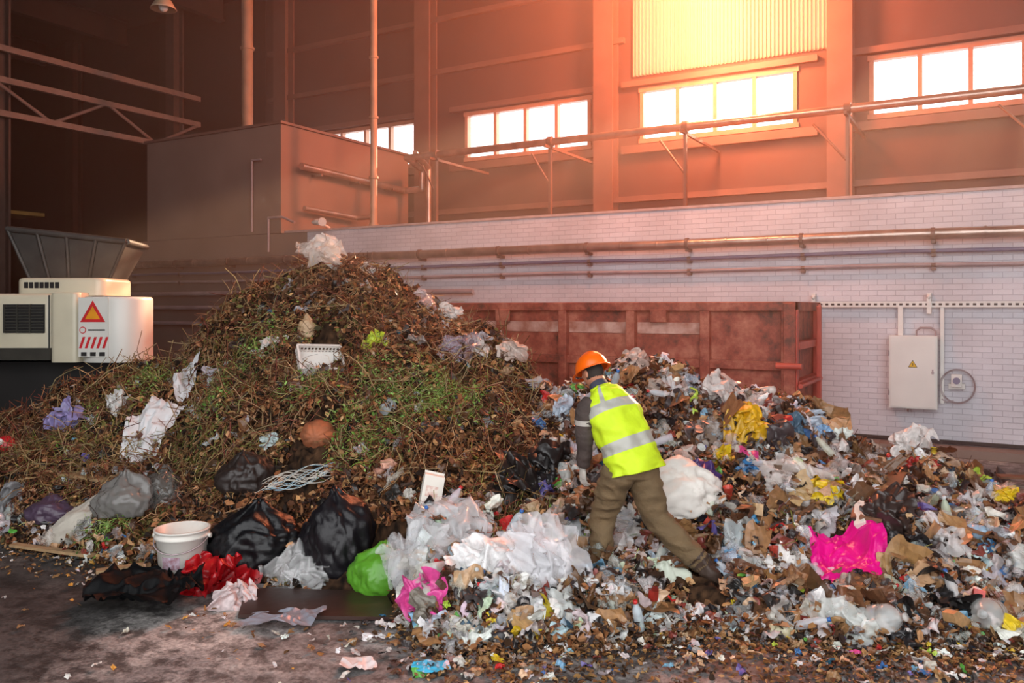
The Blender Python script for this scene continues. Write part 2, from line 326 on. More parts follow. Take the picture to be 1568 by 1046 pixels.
for xx in (-6.5,-4.0): b.box(xx-.12,xx+.12,y0-.05,y0+.0,zt-.28,zt-.1,0)
b.build('skip_container',[mC,M_cstr,M_cred],bevel=.012)
# ================================================================ HEAP SURFACE (survey frame: X across, Y away)
cr=np.array([(-200,730,8.6),(-100,705,8.8),(0,668,9.0),(100,632,9.3),(210,592,9.6),(290,560,9.9),(325,505,10.1),(360,472,10.2),(410,436,10.3),(500,414,10.4),(590,430,10.3),(650,462,10.1),(700,500,9.9),(760,524,9.8),(800,552,9.6),(838,616,9.3),(870,626,9.0),(930,596,9.0),(970,574,9.0),(1030,584,9),(1100,606,8.8),(1200,638,8.5),(1300,674,8.1),(1400,704,7.8),(1480,722,7.6),(1560,768,7.2),(1600,792,7.0),(1700,850,6.6),(1800,900,6.4)],float)
bs=np.array([(-200,835),(0,848),(100,866),(200,890),(300,905),(450,915),(600,940),(680,1000),(800,1008),(1000,990),(1150,982),(1300,1000),(1450,1005),(1600,1005),(1800,1005)],float)
zcr=CH-(cr[:,1]-HOR)*cr[:,2]/F
def sst(t): t=np.clip(t,0,1); return t*t*(3-2*t)
def prof(X,Y):
    u=800+F*X/Y
    yb=CH*F/(np.interp(u,bs[:,0],bs[:,1])-HOR); yc=np.interp(u,cr[:,0],cr[:,2]); zc=np.interp(u,cr[:,0],zcr)
    return u,yb,yc,zc,(Y-yb)/(yc-yb)
def HZ(X,Y,detail=True):
    X=np.asarray(X,float);Y=np.asarray(Y,float); u,yb,yc,zc,t=prof(X,Y)
    mainw=sst((860-u)/120)
    tc=np.clip(t,0,1)
    gm=.10*sst(tc/.08)+.90*np.clip((tc-.12)/.88,0,1)**(1.0)
    gr=.13*sst(tc/.10)+.87*np.clip((tc-.18)/.82,0,1)**1.05
    g=gm*mainw+gr*(1-mainw)
    z=np.where(t<1,zc*g,zc-(Y-yc)*.95)
    mk=np.clip(t*5,0,1)
    z=z+mk*(.12*vn3(X*1.7,Y*1.7,0,1)+.10*vn3(X*4,Y*4,0,2)+.04*ridge(X*8,Y*8,0,3))
    if detail: z=z+mk*(.045*vn3(X*14,Y*14,0,4)+.022*vn3(X*30,Y*30,0,5))
    z=np.where(t<0,-.06,z)
    return np.maximum(z,-.06)
def HN(X,Y,e=.05):
    dx=(HZ(X+e,Y,False)-HZ(X-e,Y,False))/(2*e); dy=(HZ(X,Y+e,False)-HZ(X,Y-e,False))/(2*e)
    n=np.stack([-dx,-dy,np.ones_like(dx)],-1); return n/np.linalg.norm(n,axis=-1,keepdims=True)
def spot(u,v):
    k=(u-800)/F; s=(HOR-v)/F; Y=np.arange(4.6,12,.01); z=CH+s*Y; h=np.maximum(HZ(k*Y,Y,False),0); hit=z<=h
    i=np.argmax(hit) if hit.any() else int((np.interp(u,cr[:,0],cr[:,2])-4.6)/.01)
    return np.array([k*Y[i],Y[i],h[i]])
def fl(u,v,z=0):
    Y=(CH-z)*F/(v-HOR); return np.array([(u-800)/F*Y,Y,z])
KEEPOUT=[(spot(408,850),.42),(spot(540,870),.42),(fl(596,915),.36),(fl(287,900),.3),(fl(430,945),.4),(fl(540,948),.45),(fl(235,945),.5),(fl(355,930),.35),
 (np.array([1.42,6.15,0]),.24),(np.array([1.38,5.9,0]),.2),(np.array([1.15,6.0,0]),.16),(spot(497,682),.22),(spot(475,740),.3),(spot(503,562),.28),(spot(245,650),.3),(spot(1325,880),.34),(spot(675,785),.18)]
def clear(P,f=1.0):
    m=np.ones(len(P),bool)
    for c,r in KEEPOUT: m&=((P[:,0]-c[0])**2+(P[:,1]-c[1])**2)>(r*f)**2
    return m
nu,nvv=640,340
uu=np.linspace(-160,1760,nu); tt=np.linspace(-.03,1.75,nvv)
U,T=np.meshgrid(uu,tt,indexing='ij')
yb=CH*F/(np.interp(U,bs[:,0],bs[:,1])-HOR); yc=np.interp(U,cr[:,0],cr[:,2]); Yg=yb+T*(yc-yb); Xg=(U-800)/F*Yg
Zg=HZ(Xg,Yg); V=np.stack([Xg,Yg,Zg],-1).reshape(-1,3)
i,j=np.meshgrid(np.arange(nu-1),np.arange(nvv-1),indexing='ij'); a=(i*nvv+j).ravel(); Fq=np.stack([a,a+nvv,a+nvv+1,a+1],1)
def pal(cols,n,jit=.12,w=None):
    P=np.array([lin(c) for c in cols]); 
    if w is not None: w=np.array(w,float)/sum(w)
    c=P[rng.choice(len(P),n,p=w)]; return np.clip(c*(1+rng.normal(0,jit,(n,1)))*(1+rng.normal(0,.04,(n,3))),0.003,1)
nz=vn3(V[:,0]*6,V[:,1]*6,V[:,2]*6,9); nz2=vn3(V[:,0]*25,V[:,1]*25,V[:,2]*25,10)
ca=np.array(lin('#33241b')); cb_=np.array(lin('#5e4430')); ccd=np.array(lin('#16110e'))
w1=np.clip(.5+.5*nz,0,1)[:,None]; w2=np.clip(.5+.9*nz2,0,1)[:,None]
C=(ca*(1-w1)+cb_*w1)*(w2)+ccd*(1-w2)
heap=empty('garbage_heap',toW(np.array([[0,8.5,0]]))[0].tolist())
M_soil=matattr('heap_compost',.95,bump=.6,scale=30,spec=.1)
b=MB(); b.add(V,Fq,C,0,True); b.build('compost_mound',[M_soil],parent=heap,cam=True)
def scat(n,u0,u1,t0,t1,keep=None,lift=(0,.03),tilt=.6,co=1.0):
    u=rng.uniform(u0,u1,n); t=rng.uniform(t0,t1,n)
    if keep is not None:
        k=rng.random(n)<keep(u,t); u=u[k];t=t[k]
    yb=CH*F/(np.interp(u,bs[:,0],bs[:,1])-HOR); yc=np.interp(u,cr[:,0],cr[:,2]); Y=yb+t*(yc-yb); X=(u-800)/F*Y
    Z=np.maximum(HZ(X,Y),0); P=np.stack([X,Y,Z],1); Nn=HN(X,Y); Nn[Z<=0.001]=[0,0,1]
    P=P+Nn*rng.uniform(lift[0],lift[1],(len(P),1))
    Nt=Nn+rng.normal(0,tilt,Nn.shape); Nt/=np.linalg.norm(Nt,axis=1,keepdims=True)
    if co>0: k=clear(P,co); P=P[k];Nt=Nt[k];u=u[k];t=t[k]
    return P,Nt,u,t
def frames(Nn):
    r=rng.normal(size=Nn.shape); A=r-(r*Nn).sum(1,keepdims=True)*Nn; A/=np.linalg.norm(A,axis=1,keepdims=True); return A,np.cross(Nn,A)
def stampv(P,A,B,Nn,L):
    return P[:,None]+L[...,0:1]*A[:,None]+L[...,1:2]*B[:,None]+L[...,2:3]*Nn[:,None]
def leaves(P,Nt,size,cols,b,m=0):
    N=len(P); A,B=frames(Nt); cu=rng.uniform(-.1,.45,(N,1)); asp=rng.uniform(.3,.6,(N,1))
    L=np.zeros((N,6,3)); 
    L[:,0,0]=1;L[:,3,0]=-1
    L[:,1,0]=.4;L[:,2,0]=-.4;L[:,4,0]=-.4;L[:,5,0]=.4
    L[:,[1,2],1]=asp;L[:,[4,5],1]=-asp; L[:,[1,2,4,5],2]=cu; L[:,0,2]=rng.uniform(-.3,.3,N)
    L+=rng.normal(0,.07,L.shape); L*=size[:,None,None]
    V=stampv(P,A,B,Nt,L).reshape(-1,3); o=np.arange(N)[:,None]*6
    f=np.concatenate([o+np.array([[0,1,2,3]]),o+np.array([[0,3,4,5]])]); b.add(V,f,np.repeat(cols,6,0),m)
def twigs(P,Nt,length,rad,cols,b,m=0,bend=.25):
    N=len(P); A,B=frames(Nt); s=5; x=np.linspace(-.5,.5,s); L=np.zeros((N,s,3,3)); 
    bz=rng.normal(0,bend,(N,1)); by=rng.normal(0,bend,(N,1)); w=rng.normal(0,.05,(N,s,2))
    cx=x[None]*length[:,None]; cy=(by*(x**2)[None]*2+w[...,0])*length[:,None]; cz=(bz*(x**2)[None]*2+w[...,1])*length[:,None]
    for k,a in enumerate((0,2.1,4.2)):
        L[:,:,k,0]=cx; L[:,:,k,1]=cy+rad[:,None]*math.cos(a); L[:,:,k,2]=cz+rad[:,None]*math.sin(a)
    V=stampv(P,A,B,Nt,L.reshape(N,s*3,3)).reshape(-1,3); o=np.arange(N)[:,None]*(s*3); f=[]
    for q in range(s-1):
        for k in range(3): f.append(o+np.array([[q*3+k,q*3+(k+1)%3,q*3+3+(k+1)%3,q*3+3+k]]))
    b.add(V,np.concatenate(f),np.repeat(cols,s*3,0),m,True)
def crumple(P,Nt,size,cols,b,m=0,n=8,amp=.28,bend=.5,sm=False,wad=.0,hf=5.0):
    N=len(P); 
    if N==0: return
    A,B=frames(Nt); g=np.linspace(-.5,.5,n); gu,gv=[q.ravel() for q in np.meshgrid(g,g,indexing='ij')]
    asp=rng.uniform(.5,1.0,(N,1)); Z=np.zeros((N,n*n)); DX=np.zeros_like(Z)
    for i in range(7):
        an=rng.uniform(0,pi,(N,1)); fr=rng.uniform(1,hf,(N,1)); ph=rng.uniform(0,2,(N,1))
        tr=np.abs(((gu*np.cos(an)+gv*np.sin(an))*fr+ph)%2-1)-.5; Z+=tr*amp/np.sqrt(fr); DX+=tr*wad
    Z+=rng.normal(0,.1/n,Z.shape)-np.abs(rng.normal(0,bend,(N,1)))*gu**2-np.abs(rng.normal(0,bend,(N,1)))*gv**2
    ang=np.arctan2(gv,gu); outl=1+.18*np.sin(ang*2+rng.uniform(0,6,(N,1)))+.12*np.sin(ang*5+rng.uniform(0,6,(N,1)))
    mxr=np.maximum(np.abs(gu),np.abs(gv))+1e-6; rad=np.sqrt(gu**2+gv**2)+1e-6; rnd=1-.6*(1-mxr/rad)
    L=np.stack([gu*rnd*outl+DX*.6+rng.normal(0,.1/n,Z.shape),gv*rnd*asp*outl+DX*.3,Z],-1)*size[:,None,None]
    V=stampv(P,A,B,Nt,L).reshape(-1,3); i,j=np.meshgrid(np.arange(n-1),np.arange(n-1),indexing='ij'); a=(i*n+j).ravel(); q=np.stack([a,a+n,a+n+1,a+1],1)
    f=(np.arange(N)[:,None,None]*(n*n)+q[None]).reshape(-1,4); b.add(V,f,np.repeat(cols,n*n,0),m,sm)
M_leaf=matattr('dead_leaves',.75,bump=0,scale=20,transl=.25,spec=.3)
M_twig=matattr('twigs',.85,bump=0,scale=20,spec=.2)
M_paper=matattr('paper_and_plastic_scraps',.38,bump=.2,scale=25,transl=.12,var=.38,spec=.6)
M_film=matattr('clear_plastic_film',.14,alpha=.40,bump=.15,scale=25,var=.15,spec=1.0)
orgn=lambda u,t: np.where(u<840,np.clip((t-.02)*6,.25,1),.0)+np.where(u>=840,.40,0)
P,Nt,u,t=scat(105000,-120,1720,-.02,1.12,orgn,(-.01,.06),.7,.7)
zone=vn3(P[:,0]*1.6,P[:,1]*1.6,P[:,2]*1.6,21)
c1=pal(['#96603a','#b07850','#6f482f','#432e20','#c99866','#7e563a','#2e2119','#dbab7c','#5a3826'],len(P),.25)
c2=pal(['#77703a','#8a8248','#5f5c30','#4c452a','#9a8f52'],len(P),.2)
gsel=(rng.random(len(P))<np.clip((zone-.15)*1.3,0,.4))&(u<850); c1[gsel]=c2[gsel]
b=MB(); leaves(P,Nt,rng.uniform(.016,.05,len(P)),c1,b)
P,Nt,u,t=scat(19000,840,1720,-.05,1.05,None,(.02,.12),.7); leaves(P,Nt,rng.uniform(.012,.042,len(P)),pal(['#8f5f38','#a8754a','#754c30','#4e3624','#b88a60','#3a281e'],len(P),.2),b)
P,Nt,u,t=scat(4000,560,900,-.05,.5,None,(.02,.10),.7); leaves(P,Nt,rng.uniform(.014,.04,len(P)),pal(['#8f5f38','#a8754a','#754c30','#4e3624','#b88a60'],len(P),.2),b)
def floorscat(n,u0,u1,sp=.9):
    u=rng.uniform(u0,u1,n); yb=CH*F/(np.interp(u,bs[:,0],bs[:,1])-HOR); Y=yb+.1-np.abs(rng.exponential(sp*.35,n)); X=(u-800)/F*Y
    P=np.stack([X,Y,rng.uniform(.006,.03,n)],1); Nn=np.tile([0,0,1.0],(n,1))+rng.normal(0,.35,(n,3)); k=clear(P,.9)
    return P[k],(Nn/np.linalg.norm(Nn,axis=1,keepdims=True))[k]
P,Nt=floorscat(15000,0,1700,.75); 
k=(rng.random(len(P))<np.where(P[:,0]<-.8,.3,1)); P=P[k];Nt=Nt[k]
leaves(P,Nt,rng.uniform(.008,.028,len(P)),pal(['#8a5f3a','#6b4a30','#a87a4a','#3f2c20','#c09a6a'],len(P),.2),b)
b.build('leaf_litter',[M_leaf],parent=heap,cam=True)
b=MB(); ok=lambda u,t: np.where(u<840,np.clip((t-.12)*5,0.05,1),.10)
P,Nt,u,t=scat(34000,-120,1700,0,1.1,ok,(0,.09),.5)
zone=vn3(P[:,0]*1.4+5,P[:,1]*1.4,P[:,2]*1.4,22)
cc=pal(['#7f5636','#a87450','#8f4a38','#4a3222','#c4a078','#6b4830','#8a5e4a'],len(P),.2); gg=pal(['#8f9244','#a39f58','#6f7036','#b8ab6c','#7f8050'],len(P),.2)
gs=(rng.random(len(P))<np.clip((zone-.1)*1.0,.03,.45)); cc[gs]=gg[gs]
twigs(P,Nt,rng.uniform(.08,.36,len(P)),rng.uniform(.0015,.0038,len(P)),cc,b)
P,Nt,u,t=scat(1400,-50,830,.3,1.05,None,(.02,.14),.8)
twigs(P,Nt,rng.uniform(.25,.7,len(P)),rng.uniform(.003,.006,len(P)),pal(['#6a4a30','#8a6a48','#7b4638','#a39068','#b49a74'],len(P)),b)
for (uc,vc,rr_,nn_) in ((650,650,.55,520),(720,640,.35,280),(400,560,.45,300),(590,610,.4,240),(900,870,.35,260),(330,640,.35,160),(170,830,.2,150),(110,680,.4,160),(560,700,.35,200),(480,620,.3,160),(230,600,.25,100)):
    c=spot(uc,vc); X=c[0]+rng.normal(0,rr_*.5,nn_); Y=c[1]+rng.normal(0,rr_*.5,nn_); Z=np.maximum(HZ(X,Y),0)+rng.uniform(.03,.13,nn_); Nn=HN(X,Y)+rng.normal(0,.6,(nn_,3)); Nn/=np.linalg.norm(Nn,axis=1,keepdims=True)
    P=np.stack([X,Y,Z],1); twigs(P,Nn,rng.uniform(.06,.25,nn_),rng.uniform(.0015,.003,nn_),pal(['#8aa848','#a8b868','#6b8c40','#b8c084'],nn_,.15),b)
    leaves(P+rng.normal(0,.03,P.shape),Nn,rng.uniform(.01,.025,nn_),pal(['#7aa048','#98b868','#5f8238'],nn_,.15),b)
b.build('twigs_and_straw',[M_twig],parent=heap,cam=True)
b=MB(); P,Nt,u,t=scat(2600,-120,860,.15,1.08,None,(-.02,.05),.7)
crumple(P,Nt,rng.uniform(.06,.2,len(P)),pal(['#3a281e','#241a15','#5a3e2a','#7a5436','#1a1614','#6b4a38','#4a3a34'],len(P),.2),b,0,8,.3,.5)
P,Nt,u,t=scat(1900,830,1700,.0,1.04,None,(-.03,.05),.7)
crumple(P,Nt,rng.uniform(.08,.24,len(P)),pal(['#3a281e','#201a18','#5a3e2a','#7a5436','#2a2628','#6b4a38','#4a3f40'],len(P),.2),b,0,9,.3,.5)
b.build('matted_clumps',[M_paper],parent=heap,cam=True)
TR=['#e9e6e2','#d0cac4','#b8b0a8','#f4f2ee','#8c837c','#a2784f','#7d563a','#5d4030','#c7a079','#232123','#332f2f','#4a4444','#3f6fa8','#7fb2cf','#e0c22a','#c62a2a','#5fa848','#d0418a','#6b5fa0','#1f4f6a','#b9d84a','#8a3f34','#d8b090']
TW=[6,6,6,3.5,7,10,11,11,6,8,8,7,1.6,1.5,1.4,1.5,1.0,.7,1.0,1.2,.7,4,6]
b=MB()
tk=lambda u,t: np.where(u>840,1.0-.25*(t>.7),np.where(u>600,np.where(t<.28,1,.02),np.where(t<.14,.55,.009)))
P,Nt,u,t=scat(14500,-60,1700,-.03,1.06,tk,(-.01,.11),.8)
crumple(P,Nt,rng.uniform(.03,.11,len(P)),pal(TR,len(P),.12,TW),b,0,6,.3,.5)
P,Nt,u,t=scat(1900,500,1700,-.02,1.04,tk,(0,.12),.6)
crumple(P,Nt,rng.uniform(.12,.28,len(P)),pal(TR,len(P),.1,TW),b,0,14,.2,.6)
P,Nt=floorscat(1500,520,1700,1.0); P[:,2]+=.012; crumple(P,Nt,rng.uniform(.02,.09,len(P)),pal(TR,len(P),.1,TW),b,0,7,.2,.3)
P,Nt=floorscat(260,0,620,1.6); P[:,2]+=.010; crumple(P,Nt,rng.uniform(.015,.06,len(P)),pal(['#e9e6e2','#c9c2ba','#a2784f','#d8d4ce','#e0a040'],len(P),.1),b,0,7,.2,.3)
P,Nt,u,t=scat(260,640,1150,-.02,.25,None,(.02,.10),.6)
crumple(P,Nt,rng.uniform(.10,.24,len(P)),pal(['#f0eeea','#e4e2de','#d4d2d0','#bcd0dc','#e9d8d8','#cfe0c0'],len(P),.06),b,0,14,.2,.6)
b.build('paper_scraps',[M_paper],parent=heap,cam=True)
def bunches(n,u0,u1,t0,t1,keep,cols,s0,s1,mt,name,w=None,layers=4,lift=(.02,.10)):
    b=MB(); P,Nt,u,t=scat(n,u0,u1,t0,t1,keep,lift,.4); S=rng.uniform(s0,s1,len(P)); C=pal(cols,len(P),.08,w)
    P=np.repeat(P,layers,0); S=np.repeat(S,layers); C=np.repeat(C,layers,0)*rng.uniform(.85,1.08,(len(S),1)); Nt=np.repeat(Nt,layers,0)+rng.normal(0,.5,(len(S),3)); Nt/=np.linalg.norm(Nt,axis=1,keepdims=True)
    P=P+rng.normal(0,1,P.shape)*S[:,None]*.14; crumple(P,Nt,S,np.clip(C,0,1),b,0,20,.2,.9,True,.08,7.0); b.build(name,[mt],parent=heap,cam=True)
bunches(250,560,1700,-.02,1.0,tk,['#e6e3df','#cfc8c2','#2b292b','#4a4242','#a2784f','#6d4c34','#e0c22a','#3f6fa8','#c9d4da','#8a3f34','#b9a89c'],.11,.27,M_paper,'bunched_carrier_bags',[6,6,6,6,6,6,1.5,1.5,2,2.5,6])
bunches(200,560,1700,-.02,1.0,tk,['#e8ecee','#d3d7da','#c9c0ba'],.12,.30,M_film,'bunched_clear_bags')
b=MB(); P,Nt,u,t=scat(1300,-60,1700,-.02,1.02,tk,(.02,.12),.7)
crumple(P,Nt,rng.uniform(.10,.26,len(P)),pal(['#d8dcde','#c8c4c0','#a8a4a0','#b9c4ca','#f2f2f0'],len(P),.06),b,0,16,.24,.5,True)
P,Nt,u,t=scat(80,100,850,.3,1.0,None,(.03,.08),.5)
crumple(P,Nt,rng.uniform(.06,.22,len(P)),pal(['#e8ecee','#dfe3e6','#c9d4da'],len(P),.06),b,0,14,.26,.5)
b.build('plastic_film_scraps',[M_film],parent=heap,cam=True)
def rotm(): 
    q=rng.normal(size=4); q/=np.linalg.norm(q); w,x,y,z=q
    return np.array([[1-2*(y*y+z*z),2*(x*y-z*w),2*(x*z+y*w)],[2*(x*y+z*w),1-2*(x*x+z*z),2*(y*z-x*w)],[2*(x*z-y*w),2*(y*z+x*w),1-2*(x*x+y*y)]])
BOT=rev([(.001,0),(.03,0),(.034,.01),(.034,.05),(.031,.06),(.034,.07),(.034,.12),(.031,.13),(.034,.14),(.032,.17),(.02,.205),(.013,.22),(.013,.235)],14)
CAP=rev([(.015,.228),(.016,.232),(.016,.25),(.001,.25)],12)
CUP=rev([(.001,.0),(.025,0),(.036,.09),(.038,.092),(.034,.09),(.024,.005),(.001,.005)],14)
M_pet=matattr('clear_pet_bottle',.1,alpha=.42,bump=0,var=.05,spec=.8)
b=MB(); P,Nt,u,t=scat(200,480,1650,-.02,1.0,tk,(.04,.11),.3)
for i in range(len(P)):
    R=rotm(); s=rng.uniform(.8,1.15); k=rng.random()
    if k<.45:
        c=pal(['#dfe8ee','#dfe4e6','#b8ccd8','#c8d4c0'],1)[0]; b.add((BOT[0]*s)@R.T+P[i],BOT[1],c,1,True); b.add((CAP[0]*s)@R.T+P[i],CAP[1],pal(['#2f6fc0','#d8d8d8','#c62a2a'],1)[0],0,True)
    elif k<.7: b.add((CUP[0]*s)@R.T+P[i],CUP[1],pal(['#f0efec','#e0ddd8','#c64a3a'],1)[0],0,True)
    else:
        c=pal(['#f0efec','#dfe6ee','#c8a070','#b9352c','#3f6fa8'],1)[0]; w,h=.04*s,.13*s
        Vb=np.array([[x*w,y*w,z] for z in (0,h) for x,y in ((-1,-1),(1,-1),(1,1),(-1,1))]+[[-w,0,h*1.3],[w,0,h*1.3]])
        b.add(Vb@R.T+P[i],[np.array([[0,1,5,4],[1,2,6,5],[2,3,7,6],[3,0,4,7],[0,3,2,1],[4,5,9,8],[6,7,8,9]]),np.array([[5,6,9],[7,4,8]])],c,0)
b.build('bottles_and_cartons',[M_paper,M_pet],parent=heap,cam=True)
b=MB(); P,Nt,u,t=scat(190,820,1650,0,1.0,None,(.04,.12),.6); A,B=frames(Nt)
for i in range(len(P)):
    R=np.stack([A[i],B[i],Nt[i]],1); w,h=rng.uniform(.06,.2),rng.uniform(.05,.13); c=pal(['#a2784f','#b58a5e','#8a6240','#6d4c34'],1)[0]
    g=np.linspace(-1,1,7); gx,gy=[q.ravel() for q in np.meshgrid(g,g,indexing='ij')]; fo=rng.uniform(-.5,.5)
    L=np.stack([gx*w*(1+.08*rng.normal(size=49)),gy*h*(1+.1*rng.normal(size=49)),np.abs(gx)*w*fo+gy*gx*w*rng.uniform(-.4,.4)+rng.normal(0,.005,49)],1); i2,j2=np.meshgrid(np.arange(6),np.arange(6),indexing='ij'); a=(i2*7+j2).ravel()
    b.add(L@R.T+P[i],np.stack([a,a+7,a+8,a+1],1),c,0)
b.build('cardboard_pieces',[M_paper],parent=heap,cam=True)
# ================================================================ HERO ITEMS ON THE HEAP
def bagmat(col,rough,alpha,spec=.5):
    return mat('bag_plastic',col,rough,var=.15,scale=7,bump=.3,bscale=14,alpha=alpha,spec=spec)
def bag(name,u,v,size,col,seed,rough=.3,alpha=1,amp=.16,knot=True,lean=(0,0),floor=None,up=.1,parent=None,fq=2.2,spec=.5):
    V,Fc=ICO5; V=V.copy(); x,y,z=V.T
    th=np.arctan2(y,x); wx=x+.25*vn3(x*2,y*2,z*2,seed+9); wy=y+.25*vn3(x*2,y*2,z*2,seed+10)
    d=amp*vn3(x*1.4,y*1.4,z*1.4,seed)+amp*.55*ridge(wx*fq,wy*fq,z*fq*.6,seed+1)+amp*.35*ridge(wx*fq*2.3,wy*fq*2.3,z*fq*1.2,seed+2)+amp*.22*ridge(wx*fq*5,wy*fq*5,z*fq*3,seed+3)
    r=1+d
    W=V*r[:,None]
    if knot:
        top=np.clip((z-.8)/.2,0,1); pinch=1-.55*sst((z-.72)/.26)
        W[:,0]*=pinch*(1+.25*top*np.sin(th*7+seed)); W[:,1]*=pinch*(1+.25*top*np.cos(th*6+seed)); W[:,2]+=.16*top*(1+.4*np.sin(th*5+seed)); W[:,0]+=.12*top*math.sin(seed)
    W[:,2]=np.where(W[:,2]<-.55,-.55+(W[:,2]+.55)*.2,W[:,2])
    W=W*np.array(size)/2
    W[:,0]+=W[:,2]*lean[0]; W[:,1]+=W[:,2]*lean[1]
    if floor: c=fl(u,v); c[2]=-W[:,2].min()+.005
    else: c=spot(u,v)+[0,0,size[2]*up]
    b=MB(); b.add(W+c,Fc,(.5,.5,.5),0,True); return b.build(name,[bagmat(col,rough,alpha,spec)],cam=True,parent=parent)
def wad(name,u,v,size,col,layers=5,film=False,up=.3,amp=.2,n=36,flat=1.0,sm=True):
    size=size*1.12; c=spot(u,v)+[0,-.05,size*up*.45]; b=MB(); Nn=np.tile(HN(np.array([c[0]]),np.array([c[1]])),(layers,1))+[0,-.45,0]+rng.normal(0,.35*flat,(layers,3)); Nn/=np.linalg.norm(Nn,axis=1,keepdims=True)
    P=np.tile(c,(layers,1))+rng.normal(0,size*.13,(layers,3))*[1,.6,.4]; base=np.tile(np.array(lin(col)),(layers,1))*rng.uniform(.85,1.1,(layers,1))
    crumple(P,Nn,rng.uniform(.7,1.0,layers)*size,np.clip(base,0,1),b,0,n,amp,.6,sm,.09,8.0)
    return b.build(name,[M_film if film else M_paper],cam=True)
bag('black_garbage_bag',400,893,(.72,.55,.60),'#101013',3,.38,lean=(.05,0),floor=True,fq=2.6,spec=.35)
bag('black_garbage_bag',532,903,(.56,.5,.76),'#151317',13,.38,lean=(-.12,0),floor=True,fq=2.6,spec=.35)
bag('brown_garbage_bag',385,758,(.46,.4,.42),'#2a211e',23,.45,fq=2.5)
bag('green_plastic_bag',596,925,(.46,.38,.40),'#58962a',33,.35,.95,lean=(.0,0),floor=True,amp=.13)
bag('white_woven_sack',118,835,(.42,.4,.50),'#b3aca0',43,.7,amp=.12,lean=(.7,0))
bag('clear_plastic_bag',195,790,(.5,.4,.42),'#7a7774',53,.22,.8,amp=.2)
bag('clear_plastic_bag',258,780,(.4,.4,.42),'#5f5c58',63,.22,.8,amp=.2)
bag('purple_bag',85,805,(.45,.4,.26),'#4a3a4c',73,.4)
bag('white_sack',1062,798,(.70,.5,.50),'#dedad2',83,.55,amp=.18,knot=False,up=.25)
wad('white_plastic_bag',958,815,.36,'#cfccc8',5)
wad('white_plastic_bag',1140,640,.44,'#d8cfca',6,up=.7)
wad('yellow_plastic_bag',1160,690,.40,'#e8b41a',7,up=.8)
wad('white_plastic_bag',845,925,.45,'#dcdce0',4,film=True)
wad('clear_plastic_bag',850,905,.55,'#e6e6ea',7,film=True,up=.6)
wad('white_plastic_bag',752,900,.46,'#f0f0f0',4,up=.6)
wad('clear_plastic_bag',700,850,.55,'#dfe0e2',6,film=True,up=.6)
wad('clear_plastic_bag',650,885,.4,'#cfd0d2',5,film=True)
wad('clear_plastic_bag',900,860,.5,'#e2e6ea',6,film=True)
wad('white_plastic_bag',880,845,.26,'#e8e8e8',4)
wad('white_plastic_bag',820,945,.26,'#e8e8ea',4)
bag('white_plastic_bag',1035,945,(.40,.36,.32),'#d4dccc',133,.3,.92,amp=.2,floor=True)
wad('clear_plastic_bag',508,418,.50,'#e4dad0',6,film=True,up=1.0)
wad('lime_plastic_bag',585,545,.26,'#c3d83a',5,up=.8)
wad('white_plastic_bag',425,545,.26,'#e0dcd6',5,up=.6)
bag('beige_bag',480,520,(.2,.2,.28),'#b89a78',173,.5,amp=.15)
wad('dark_garbage_bag',810,765,.5,'#2c2624',6)
wad('dark_garbage_bag',860,740,.38,'#221e1e',5)
wad('dark_garbage_bag',1390,815,.38,'#3a2c28',6)
wad('brown_garbage_bag',1430,765,.42,'#4a3830',5)
wad('dark_garbage_bag',1545,750,.36,'#2a2628',5)
wad('clear_plastic_bag',1245,770,.55,'#e0d6d0',6,film=True)
wad('clear_plastic_bag',1180,650,.42,'#d8d0cc',5,film=True,up=.6)
wad('white_plastic_bag',1420,705,.34,'#e0dad6',6,up=.7)
wad('white_plastic_bag',1260,668,.28,'#b8c4d2',4,up=.6)
wad('white_plastic_bag',985,575,.3,'#d0b8ac',5,up=.5)
wad('white_plastic_bag',1300,710,.26,'#d8d0cc',5)
wad('pink_plastic_bag',665,955,.32,'#e04f9c',5,up=.6)
wad('red_plastic_bag',348,915,.44,'#b8101a',7)
wad('white_plastic_bag',376,940,.30,'#dcc8c8',5)
wad('clear_plastic_bag',470,895,.45,'#c8c8c8',5,film=True)
wad('lilac_plastic_bag',103,672,.36,'#9a90c4',5,up=.8)
wad('lime_plastic_bag',1130,885,.22,'#b9e03a',4)
wad('grey_plastic_bag',1090,700,.4,'#6a5d5c',5)
wad('blue_plastic_bag',1235,695,.34,'#3f5f74',5,up=.6)
wad('blue_plastic_bag',1165,745,.24,'#3a7fb8',4,up=.6)
wad('purple_bag',1085,765,.34,'#4f3a78',4,up=.6)
wad('yellow_plastic_bag',1130,735,.24,'#e0c01a',4,up=.6)
wad('yellow_plastic_bag',1290,785,.28,'#e6c41a',4,up=.6)
wad('yellow_plastic_bag',1562,785,.2,'#e6c41a',4,up=.6)
wad('lime_plastic_bag',1240,745,.2,'#a8d83a',4,up=.6)
wad('red_plastic_bag',1425,745,.24,'#b8302a',4,up=.6)
wad('blue_plastic_bag',1175,835,.2,'#2f86b8',4,up=.6)
wad('white_plastic_bag',700,500,.22,'#d8d2cc',4,up=.7)
wad('white_plastic_bag',745,550,.22,'#d8d2cc',4,up=.7)
wad('white_plastic_bag',800,560,.26,'#d0bcb0',4,up=.7)
wad('lilac_plastic_bag',715,560,.34,'#b7a9b8',4,film=True,up=.7)
wad('white_plastic_bag',600,750,.2,'#e8e6e2',4,up=.7)
wad('white_plastic_bag',425,700,.2,'#cfe0e0',3,up=.7)
wad('white_plastic_bag',185,640,.24,'#e0deda',4,up=.7)
wad('grey_plastic_bag',20,790,.36,'#8a8a8c',4)
